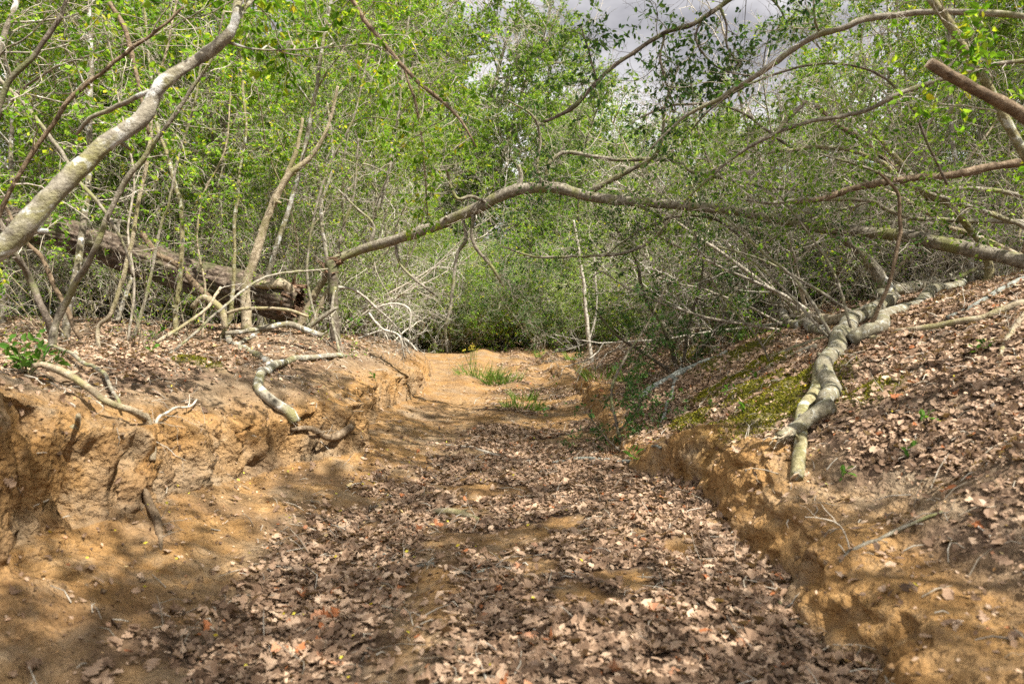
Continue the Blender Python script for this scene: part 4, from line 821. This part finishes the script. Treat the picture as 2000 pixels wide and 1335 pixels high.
# --- right side
wood('banded_sapling', 'leaning sapling with pale bands crossing the upper right corner', 'sapling', 'mossy_bark',
     [LP([(2230, 800, 3.0, 13), (2120, 560, 3.1, 12), (2060, 420, 3.15, 11), (2000, 297, 3.2, 10.5), (1975, 252, 3.2, 10), (1951, 206, 3.2), (1926, 161, 3.2), (1895, 112, 3.2, 10), (1867, 73), (1842, 28, 3.2, 10), (1818, -5, 3.2, 9), (1780, -80, 3.2, 8)])],
     twigspec=[(0, dict(k=10, lmin=.2, lmax=.6, nl=5, leaf=.045, t0=.4, detail=True))], **BR)
wood('cut_pole', 'thick brown sawn off pole jutting in from the right edge', 'pole', 'brown_bark',
     [LP([(1815, 122, 2.8, 13), (1877, 157, 2.8, 13.5), (1930, 189, 2.8, 14), (2000, 231, 2.8, 15), (2150, 330, 2.75, 16), (2400, 500, 2.6, 18), (2750, 740, 2.5, 20)])],
     ends=[(LP([(1813, 121, 2.8, 12), (1816, 123, 2.8, 12.8)], 3), 'cut_wood')], knob=.03)
wood('bent_sapling', 'mossy yellow green sapling bent over the right bank with a cut top', 'sapling', 'mossy_bark',
     [LP([(1926, 560, 5.6, 10), (1930, 522, 5.6, 9), (1923, 491, 5.6, 8.5), (1909, 467, 5.6, 8.5), (1895, 452), (1874, 423, 5.5, 8), (1846, 395, 5.5, 8), (1818, 385, 5.4, 8), (1790, 364, 5.4, 8), (1769, 329, 5.4, 7), (1737, 294, 5.4, 6.5), (1702, 257, 5.4, 6)])],
     twigspec=[(0, dict(k=6, lmin=.15, lmax=.5, nl=2, leaf=.04))])
boughs = [
 ([(2170, 330, 4.9, 11), (2000, 320, 5.0, 9.5), (1930, 326), (1860, 343, 5, 9), (1790, 347, 5, 9), (1737, 354, 5, 8.5), (1685, 364, 5, 8), (1632, 378, 5, 7), (1590, 389, 5, 5), (1540, 395, 5, 3)], 'brown_bark', 'thick dark horizontal bough reaching in from the right edge above the fallen trees', 10, .3, 3),
 ([(2160, 440, 5.5, 7), (2000, 434, 5.6, 6), (1860, 430, 5.6, 5.5), (1772, 423, 5.6, 5), (1730, 408, 5.6, 5), (1702, 393, 5.6, 5), (1580, 388, 5.7, 4.5), (1510, 395, 5.7, 4), (1440, 390, 5.8, 2.5)], 'grey_bark', 'grey bough with a dip running in from the right just below the thick dark bough', 10, .35, 3),
 ([(2130, 110, 4.5, 6), (2000, 119, 4.5, 5), (1912, 133), (1807, 164, 4.5, 5), (1737, 192), (1678, 220, 4.6, 4.6), (1580, 238, 4.6, 4.2), (1510, 262, 4.7, 4), (1430, 310, 4.8, 3), (1340, 390, 4.9, 2), (1290, 450, 5, 1.5)], 'grey_bark', 'long thin grey bough sweeping down left beneath the sawn pole', 14, .5, 3),
 ([(1850, 360, 4.6, 3), (1804, 262, 4.5, 3), (1790, 224), (1755, 178, 4.5, 3), (1720, 147), (1667, 128, 4.5, 2.6), (1597, 124), (1527, 140, 4.5, 2.4), (1457, 168), (1380, 220, 4.6, 2), (1330, 280, 4.7, 1.5)], 'dark_bark', 'wiry hoop shaped branch under the long arching bough', 8, .4, 3),
 ([(1950, 420, 5.8, 6), (1830, 385, 5.8, 6), (1755, 343, 5.8, 5.5), (1720, 315), (1667, 294, 5.8, 5), (1615, 287), (1562, 290, 5.8, 4), (1500, 300, 5.8, 3)], 'mossy_bark', 'mossy branch running left behind the bent mossy sapling', 9, .35, 3),
 ([(1800, 380, 6, 7), (1748, 329, 6, 6.5), (1685, 273, 6, 6), (1632, 241, 6, 5.5), (1594, 206, 6, 5)], 'brown_bark', 'short brown branch leaning left behind the bent sapling, broken at its top', 4, .3, 2),
 ([(1500, 290, 6, 5), (1530, 240, 6, 5.5), (1576, 198, 6, 5)], 'dark_bark', 'short dark broken branch stub pointing up at the lower edge of the open sky', 3, .2, 0),
 ([(1560, 300, 6.2, 3), (1480, 240, 6.2, 3), (1457, 224, 6.2), (1405, 206, 6.2, 3), (1310, 206, 6.2, 2.6), (1250, 230, 6.2, 2)], 'dark_bark', 'thin dark branch running level under the open sky', 10, .45, 5),
 ([(2080, 470, 5.2, 5), (1900, 405, 5.2, 5), (1800, 372, 5.2, 4), (1700, 330, 5.2, 3), (1600, 300, 5.2, 2)], 'grey_bark', 'straight thin stick crossing the bent mossy sapling from lower right', 8, .4, 2),
 ([(2100, 560, 6.4, 8), (1950, 480, 6.4, 7), (1850, 440, 6.4, 6), (1750, 380, 6.4, 5), (1640, 330, 6.4, 3)], 'tan_bark', 'tan dead branch among the tangle behind the bent sapling', 10, .5, 0),
 ([(1500, 520, 6.8, 4), (1420, 440, 6.8, 3.6), (1340, 420, 6.8, 3), (1250, 450, 6.8, 2.4), (1180, 500, 6.8, 1.8)], 'dark_bark', 'thin dark branch drooping left over the track below the arching tree', 12, .45, 5),
 ([(2060, 400, 6.1, 6), (1930, 370, 6.1, 5.5), (1800, 375, 6.1, 5), (1690, 395, 6.1, 4), (1560, 440, 6.1, 3), (1450, 500, 6.1, 2)], 'grey_bark', 'grey bough sloping down left across the arching tree trunk', 12, .5, 2)]
for c, bk, lb, k_, lm, nl_ in boughs:
    wood('bough', lb, 'branch', bk, [LP(c)], twigspec=[(0, dict(k=k_ * 3, lmin=.15, lmax=lm * 1.8, nl=nl_, leaf=.038, rt=.0028))], leafm='leaf_mid')
wood('leaning_dead_tree', 'lichen spotted dead trunk leaning behind the right bank', 'trunk', 'pale_bark', [LP([(1770, 620, 6.5, 16), (1727, 556, 6.5, 14), (1695, 512, 6.5, 13), (1653, 470, 6.5, 11), (1622, 450, 6.5, 10), (1560, 400, 6.6, 7)])])
wood('vine', 'reddish brown vine rising from the twisted fallen trunks', 'vine', 'brown_bark',
     [LP([(1672, 690, 4.75, 5), (1695, 645, 4.7, 5), (1716, 603, 4.65, 4.5), (1741, 540, 4.6, 4.2), (1755, 470, 4.6, 4), (1758, 455), (1757, 400, 4.6, 3.6), (1752, 375), (1734, 353, 4.6, 3), (1715, 335, 4.6, 2.5)])], twigspec=[(0, dict(k=5, lmin=.1, lmax=.3, nl=2, k3=0))])
for c, lb in (([(1662, 640, 4.9, 3), (1632, 540, 5, 2.8), (1590, 470, 5.1, 2.5), (1545, 410, 5.2, 2), (1500, 350, 5.3, 1.5)], 'thin shoot leaning left from the fork of the twisted trunks, the steepest one'),
              ([(1630, 665, 4.9, 4), (1587, 592, 5, 3.6), (1552, 543, 5.1, 3.2), (1496, 498, 5.2, 2.8), (1440, 445, 5.3, 2), (1390, 400, 5.4, 1.5)], 'thin lichen grey shoot leaning far left from the fork of the twisted trunks'),
              ([(1620, 660, 4.95, 3.2), (1562, 596, 5.1, 3), (1517, 550, 5.2, 2.6), (1475, 515, 5.3, 2.2), (1420, 480, 5.4, 1.6)], 'thin brown shoot between the other shoots at the fork of the twisted trunks'),
              ([(1680, 620, 5.6, 4), (1604, 571, 5.6, 3.6), (1545, 536, 5.6, 3.2), (1485, 505, 5.6, 2.6), (1400, 480, 5.6, 1.8)], 'pale stick slanting behind the shoots of the twisted trunks'),
              ([(1510, 720, 5.5, 2), (1480, 660, 5.4, 2), (1420, 590, 5.4, 1.6), (1380, 530, 5.4, 1.2)], 'wiry twig rising from the moss patch on the right bank')):
    wood('shoot', lb, 'stem', 'grey_bark', [LP(c)], 'thin shoots on the right bank', twigspec=[(0, dict(k=6, lmin=.1, lmax=.35, nl=2, leaf=.035, k3=2))])
# twisted fallen trunks on the bank
tA = GP([(1893, 540, 12), (1846, 556, 13), (1800, 577, 14), (1755, 598, 15), (1713, 614, 16), (1671, 640, 18), (1650, 664, 20), (1635, 700, 20), (1626, 745, 20), (1620, 785, 19), (1612, 815, 17)], .15)
tC = GP([(1880, 560, 10), (1846, 572, 11), (1811, 584, 13), (1779, 605, 14), (1762, 625, 15), (1727, 648, 16), (1692, 660, 17), (1660, 680, 17)], .2)
tD = GP([(1655, 662, 13), (1632, 692, 13), (1612, 725, 14), (1590, 772, 14), (1572, 822, 14), (1560, 880, 14), (1553, 945, 14)], .1)
tE = GP([(1624, 826, 17), (1600, 842, 16), (1572, 856, 15), (1545, 870, 14), (1524, 884, 12)], .0)
tA[:, 3] *= .86; tC[:, 3] *= .86; tD[:, 3] *= .9; tE[:, 3] *= .88; tA[:, 2] += .02; tE[:, 2] += .05
e = wood('fallen_tree', 'twisted grey fallen trunk lying down the leafy right bank, its lower end snapped', 'tree', 'bole_bark', [tA, tC, tE], rough=.05, knob=.14,
     ends=[(np.vstack([tE[-2], tE[-1] + [-.03, -.02, -.01, 0], tE[-1] + [-.09, -.05, -.03, -tE[-1, 3] * .7]]), 'broken_pale')])
wood('smooth_pole', 'smooth olive grey pole lying beside the twisted trunk, sawn at its lower end', 'pole', 'mossy_bark', [tD], knob=.04, rough=.02,
     ends=[(np.vstack([tD[-1], tD[-1] + [0.002, -.004, -.004, -.001]]), 'cut_wood')])
for c, lb, bk, sk_ in (([(1422, 598, 9, .0), (1475, 601, 10), (1517, 615, 11), (1562, 628, 12), (1615, 632, 11), (1668, 630, 10)], 'pale fallen log behind the twisted trunks, the upper of two', 'tan_bark', 0),
                  ([(1380, 630, 6), (1420, 618, 7), (1454, 613, 8), (1496, 623, 9), (1545, 640, 10), (1612, 655, 9)], 'pale fallen log behind the twisted trunks, the lower of two', 'pale_bark', .1),
                  ([(1700, 667, 6), (1790, 653, 6.5), (1895, 632, 7), (2010, 598, 8)], 'straight tan pole lying up the leafy right bank', 'tan_bark', .2),
                  ([(1850, 628, 5), (1930, 597, 6), (2010, 545, 6)], 'grey lichened pole near the top of the leafy right bank', 'lichen_stick', .2),
                  ([(1951, 722, 4), (1957, 687, 5), (1976, 652, 6), (2006, 618, 7)], 'short pale crooked stick at the right edge of the leafy bank', 'tan_bark', .2),
                  ([(1505, 706, 6), (1562, 681, 6), (1622, 661, 5)], 'dark pole lying against the twisted trunk above the moss', 'dark_bark', .1),
                  ([(1455, 748, 5), (1510, 710, 6), (1597, 680, 6)], 'second dark pole lying above the moss patch', 'grey_bark', .2),
                  ([(1248, 782, 5), (1310, 749, 7), (1360, 716, 6), (1420, 690, 4)], 'grey lichened dead branch lying at the right edge of the track', 'lichen_stick', .1),
                  ([(1290, 830, 3), (1320, 800, 4), (1322, 740, 3), (1330, 700, 2)], 'small forked lichened branch on the right bank edge', 'lichen_stick', .1),
                  ([(1430, 1118, 4), (1465, 1128, 5), (1500, 1152, 4), (1540, 1200, 4), (1570, 1240, 6), (1640, 1282, 6), (1705, 1322, 5)], 'pale root running along the foot of the right clay face', 'tan_bark', .3),
                  ([(1640, 1100, 4), (1700, 1060, 4), (1780, 1020, 3), (1840, 1010, 3)], 'thin grey stick among big leaves low on the right bank', 'grey_bark', .2)):
    q = GP(c, sk_); wood('fallen_branch', lb, 'branch', bk, [q], main='stick', twigspec=[(0, dict(k=4, lmin=.06, lmax=.25, k2=2, k3=0, rt=.0025))])
# white curved branch and other sticks on the left bank
qa = GP([(668, 697, 5), (612, 703, 5.5), (560, 711, 7), (525, 724, 8), (502, 743, 9), (500, 764, 9.5), (518, 788, 10), (546, 809, 10), (576, 832, 11)], .1)
qb = GP([(527, 720, 7), (516, 710, 7), (511, 696, 6.5), (487, 692, 6), (465, 686, 6), (453, 672, 6), (444, 659, 6)], .15)
qc = GP([(468, 687, 4), (474, 672, 4), (490, 660, 3.5), (510, 648, 3)], .1)
wood('curved_white_branch', 'curved white barked branch lying on the left bank slope', 'branch', 'pale_bark', [qa, qb, qc], knob=.08, main='stick')
for c, lb, bk, sk_ in (([(66, 746, 6), (115, 760, 7), (157, 792, 7), (185, 816, 7), (227, 830, 7), (270, 850, 7.5), (293, 870, 7.5), (300, 905, 7), (297, 940, 6)], 'bent tan branch lying over the crest of the near left clay face', 'tan_bark', -2.2),
                  ([(70, 687, 3), (115, 697, 3.4), (168, 715, 3.6), (196, 740, 3.6), (217, 771, 3.6), (241, 813, 3)], 'thin grey stick curving down the upper left bank', 'grey_bark', -1.5),
                  ([(687, 838, 7), (665, 852, 8), (640, 858, 7), (600, 860, 5), (570, 856, 4)], 'brown root bared along the clay ledge of the left bank', 'brown_bark', .3),
                  ([(275, 960, 5), (296, 985, 8), (305, 1010, 9), (312, 1045, 6), (312, 1085, 3)], 'dark root hanging down the near left clay face', 'brown_bark', .3),
                  ([(285, 862, 3), (310, 840, 3), (340, 815, 2.5), (385, 795, 2)], 'forked twig sticking out beside the bent tan branch', 'twig', -3),
                  ([(155, 870, 5), (146, 880, 6), (137, 893, 6)], 'short broken root stub poking from the near left clay face', 'tan_bark', 0)):
    q = GP(c, sk_)
    if 'stub' in lb: q[0, :3] += [.06, -.10, .05]
    wood('bank_branch' if 'root' not in lb else 'bare_root', lb, 'root' if 'root' in lb else 'branch', bk, [q], main='stick', twigspec=[(0, dict(k=5, lmin=.06, lmax=.25, k2=3, k3=0, rt=.002))] if 'stub' not in lb else ())
for c, lb, bk in (([(848, 1004, 6), (885, 1003, 7.5), (910, 1010, 7), (935, 1019, 5)], 'short pale stick lying across the middle of the track', 'tan_bark'),
                  ([(742, 1064, 3), (748, 1090, 3.4), (775, 1106, 4.5), (805, 1113, 4), (848, 1105, 4)], 'grey lichen covered forked twig on the leaves left of the pale stick', 'lichen_stick'),
                  ([(722, 995, 3), (760, 985, 3.4), (790, 990, 3)], 'dark twig lying at the edge of the leaves above the forked twig', 'dark_bark'),
                  ([(880, 1120, 3), (920, 1125, 4), (965, 1115, 3.4)], 'grey lichened twig on brown leaves in mid track', 'lichen_stick'),
                  ([(440, 1325, 4), (520, 1318, 5), (610, 1322, 4)], 'brown twig along the lower left edge of the leaves', 'brown_bark'),
                  ([(1270, 1235, 3), (1285, 1265, 3), (1300, 1290, 2.4)], 'thin grey twig standing among leaves near the right clay face', 'twig'),
                  ([(935, 1300, 2.6), (948, 1325, 2.6), (952, 1345, 2.2)], 'pale grass stalk like twig at the bottom of the track', 'dead_twig'),
                  ([(1080, 905, 3), (1150, 893, 4), (1230, 905, 3.4), (1290, 890, 3)], 'grey fallen twig crossing the leaves before the right evergreen sprig', 'lichen_stick'),
                  ([(870, 870, 2.4), (940, 882, 3), (1010, 905, 2.6)], 'thin twig lying in the leaves further up the track', 'twig')):
    wood('fallen_twig', lb, 'twig', bk, [GP(c, .15)], 'twigs lying on the track', main='stick', twigspec=[(0, dict(k=4, lmin=.05, lmax=.16, k2=2, k3=0, rt=.002))])

# ------------------------------------------------------------------ evergreen sprays low on the right of the track
def spray(label, stems_, leaf=.03, k=14, nl=6, lm=.4):
    return wood('evergreen_sprig', label, 'shrub', 'dark_bark', [LP(c) for c in stems_], twig='dark_bark', leafm='leaf_dark', main='stem',
         twigspec=[(i, dict(k=k, lmin=.1, lmax=lm, nl=nl, leaf=leaf, rt=.0022, k2=4, k3=3)) for i in range(len(stems_))])
spray('evergreen sprig with small dark leaves hanging over the right edge of the track', [[(1225, 895, 5.2, 4), (1205, 830, 5.3, 3.4), (1195, 760, 5.5, 3), (1220, 700, 5.8, 2.6), (1260, 640, 6, 2), (1300, 560, 6.2, 1.6)],
       [(1222, 890, 5.2, 3), (1180, 850, 5.2, 2.4), (1150, 810, 5.2, 1.8)], [(1210, 840, 5.3, 2.6), (1245, 800, 5.3, 2), (1255, 760, 5.3, 1.6)], [(1215, 880, 5.2, 2.6), (1240, 900, 5.1, 2), (1250, 880, 5.1, 1.6)]], nl=5)
spray('larger evergreen shrub with dark leaves behind the sprig at the right of the track', [[(1330, 740, 7.6, 6), (1300, 650, 7.5, 5), (1260, 580, 7.4, 4), (1240, 500, 7.3, 3), (1200, 440, 7.2, 2)], [(1330, 735, 7.6, 5), (1345, 640, 7.5, 4), (1370, 540, 7.4, 3), (1380, 440, 7.3, 2)],
       [(1325, 735, 7.6, 5), (1260, 690, 7.4, 4), (1200, 650, 7.2, 3), (1160, 600, 7.1, 2)], [(1330, 730, 7.6, 5), (1400, 640, 7.5, 3.6), (1440, 560, 7.5, 2.6)]], .032, 22, 6, .7)
# ------------------------------------------------------------------ bright seedlings, grass, flowers
def seedling_mesh(rng, n=7, size=.06, h=.10):
    st, lf = Acc(), Acc(); k = max(2, n // 4)
    p = walk(np.zeros((k, 3)), np.column_stack([rng.normal(size=(k, 2)) * .5, np.ones(k)]), h * (.6 + .6 * rng.random(k)), 5, .15, (0, 0, 0), rng); tubes(st, p, taper(k, 5, np.full(k, .0022), .6), 4, rng)
    s, d, _, _ = sprout(p, max(3, n // k), .3, 1, .7, 1.3, rng); leaves(lf, s, d, np.full(len(s), size), rng, .5, .25, .05, True, 1.2)
    return st.mesh('seedling_stem', [M['mossy_bark']]), lf.mesh('seedling_leaves', [M['leaf_fresh']], False)
SEED = [seedling_mesh(g(300 + i), 8 + 3 * i) for i in range(3)]
def seedling(px, py, s, label, group=None, big=None):
    h = ground_hit(px, py); e = empty('seedling', h, R.random() * 6); s *= .75 if group else 1; e.scale = (s, s, s); tag(e, label, 'seedling', group)
    m_ = big or SEED[int(R.integers(3))]; link('stem', m_[0], e); link('leaves', m_[1], e)
bigseed = seedling_mesh(g(333), 90, .05, .20)
seedling(55, 735, 1.0, 'bright green leafy seedling at the crest of the near left bank', None, bigseed)
for px, py, s, lb in ((1430, 770, 1, 'small seedling on the leaves left of the moss patch'), (1458, 815, 1.1, 'pale seedling just below the moss patch'), (1340, 775, .9, 'small seedling left of the long moss strip'),
                      (1640, 940, .9, 'lone bright seedling on the leaves right of the sawn pole end'), (1795, 835, 1.0, 'bright seedling in the middle of the leafy right bank'), (1920, 690, .9, 'tiny seedling high on the leafy right bank'),
                      (1480, 745, 1, 'seedling growing at the top of the moss patch'), (1390, 800, .9, 'seedling between the two moss patches'), (1100, 470, .0, ''),
                      (300, 660, 1.3, 'bright seedling at the foot of the wiry pale sapling'), (290, 690, 1.0, 'low seedling on the leaves of the upper left bank'), (735, 745, 1.2, 'green seedling on the left bank above the track'),
                      (690, 640, 1.8, 'bright seedling clump beside the silver dead branch'), (640, 660, 1.6, 'bright seedling at the foot of the snapped stump'), (1240, 905, 1.5, 'dark green seedling at the foot of the evergreen sprig'), (1760, 890, .8, 'small seedling lower down the leafy right bank')):
    if lb: seedling(px, py, s, lb, 'seedlings on the banks')
def tuft_mesh(rng, n, h, rad_):
    a_ = rng.random(n) * 2 * PI; rr = rad_ * np.sqrt(rng.random(n)); st = np.column_stack([np.cos(a_) * rr, np.sin(a_) * rr, np.full(n, -.02)])
    p = walk(st, np.column_stack([np.cos(a_) * .5, np.sin(a_) * .5, np.ones(n)]) + rng.normal(size=(n, 3)) * .3, h * (.4 + .8 * rng.random(n)), 5, .08, (0, 0, -.10), rng)
    w = unit(np.cross(p[:, -1] - p[:, 0], rng.normal(size=(n, 3)))) * .006; k = np.array([1, 1, .8, .5, .08])[None, :, None]
    V = np.concatenate([p + w[:, None] * k, p - w[:, None] * k], 1).reshape(-1, 3); b_ = np.arange(n)[:, None] * 10
    Q = np.concatenate([b_ + [i, i + 1, i + 6, i + 5] for i in range(4)]); ac = Acc(); ac.add(V, Q, None, np.repeat(rng.random(n), 10))
    return ac.mesh('grass_clump', [M['grass']])
tufts = [tuft_mesh(g(400), 170, .30, .36), tuft_mesh(g(401), 100, .24, .22), tuft_mesh(g(402), 60, .2, .16)]
for px, py, k_, s, lb in ((935, 738, 0, 1.1, 'largest grass clump growing in the middle of the far track'), (980, 748, 0, .95, 'leafy grass clump right beside the largest one on the far track'), (1020, 800, 1, 1.0, 'smaller grass clump nearer on the right rut of the track'), (1022, 780, 2, 1.0, 'thin grass tuft just behind the smaller clump on the track'),
                          (1170, 740, 2, 1.3, 'olive grass tuft at the foot of the white stem'), (1120, 700, 2, 1.2, 'grass tuft at the right end of the track crest'), (1470, 660, 1, 1.0, 'grass tuft before the pale fallen logs'), (1230, 740, 2, 1.2, 'grass tuft at the right edge of the track'), (1060, 695, 2, 1.1, 'small grass tuft on the crest of the track')):
    h = ground_hit(px, py); o_ = tag(link('grass_clump', tufts[k_]), lb, 'grass', 'grass clumps on the track'); o_.location = h; o_.scale = (s, s, s); o_.rotation_euler = (0, 0, R.random() * 6)
fl = ground_hit(928, 712); e = empty('flowering_weed', fl); tag(e, 'yellow flowering weed on thin stems standing in the far track', 'flower')
rf = g(77); st, lf = Acc(), Acc(); p = walk(rf.normal(size=(6, 3)) * [.08, .08, 0], np.column_stack([rf.normal(size=(6, 2)) * .12, np.ones(6)]), .30 + .12 * rf.random(6), 6, .06, (0, 0, 0), rf); tubes(st, p, taper(6, 6, np.full(6, .006), .6), 4, rf)
part('stem', st, 'grass', e, True, 'stuff')
for i in range(6):
    lf = Acc(); leaves(lf, p[i, -1] + rf.normal(size=(14, 3)) * .016, rf.normal(size=(14, 3)), np.full(14, .024), rf, .7); part('flower_head', lf, 'petal', e, False, 'stuff')
print('litter leaves', NL, 'objects', len(S.objects), 'tris', sum(len(m_.loops) - 2 * len(m_.polygons) for m_ in bpy.data.meshes))
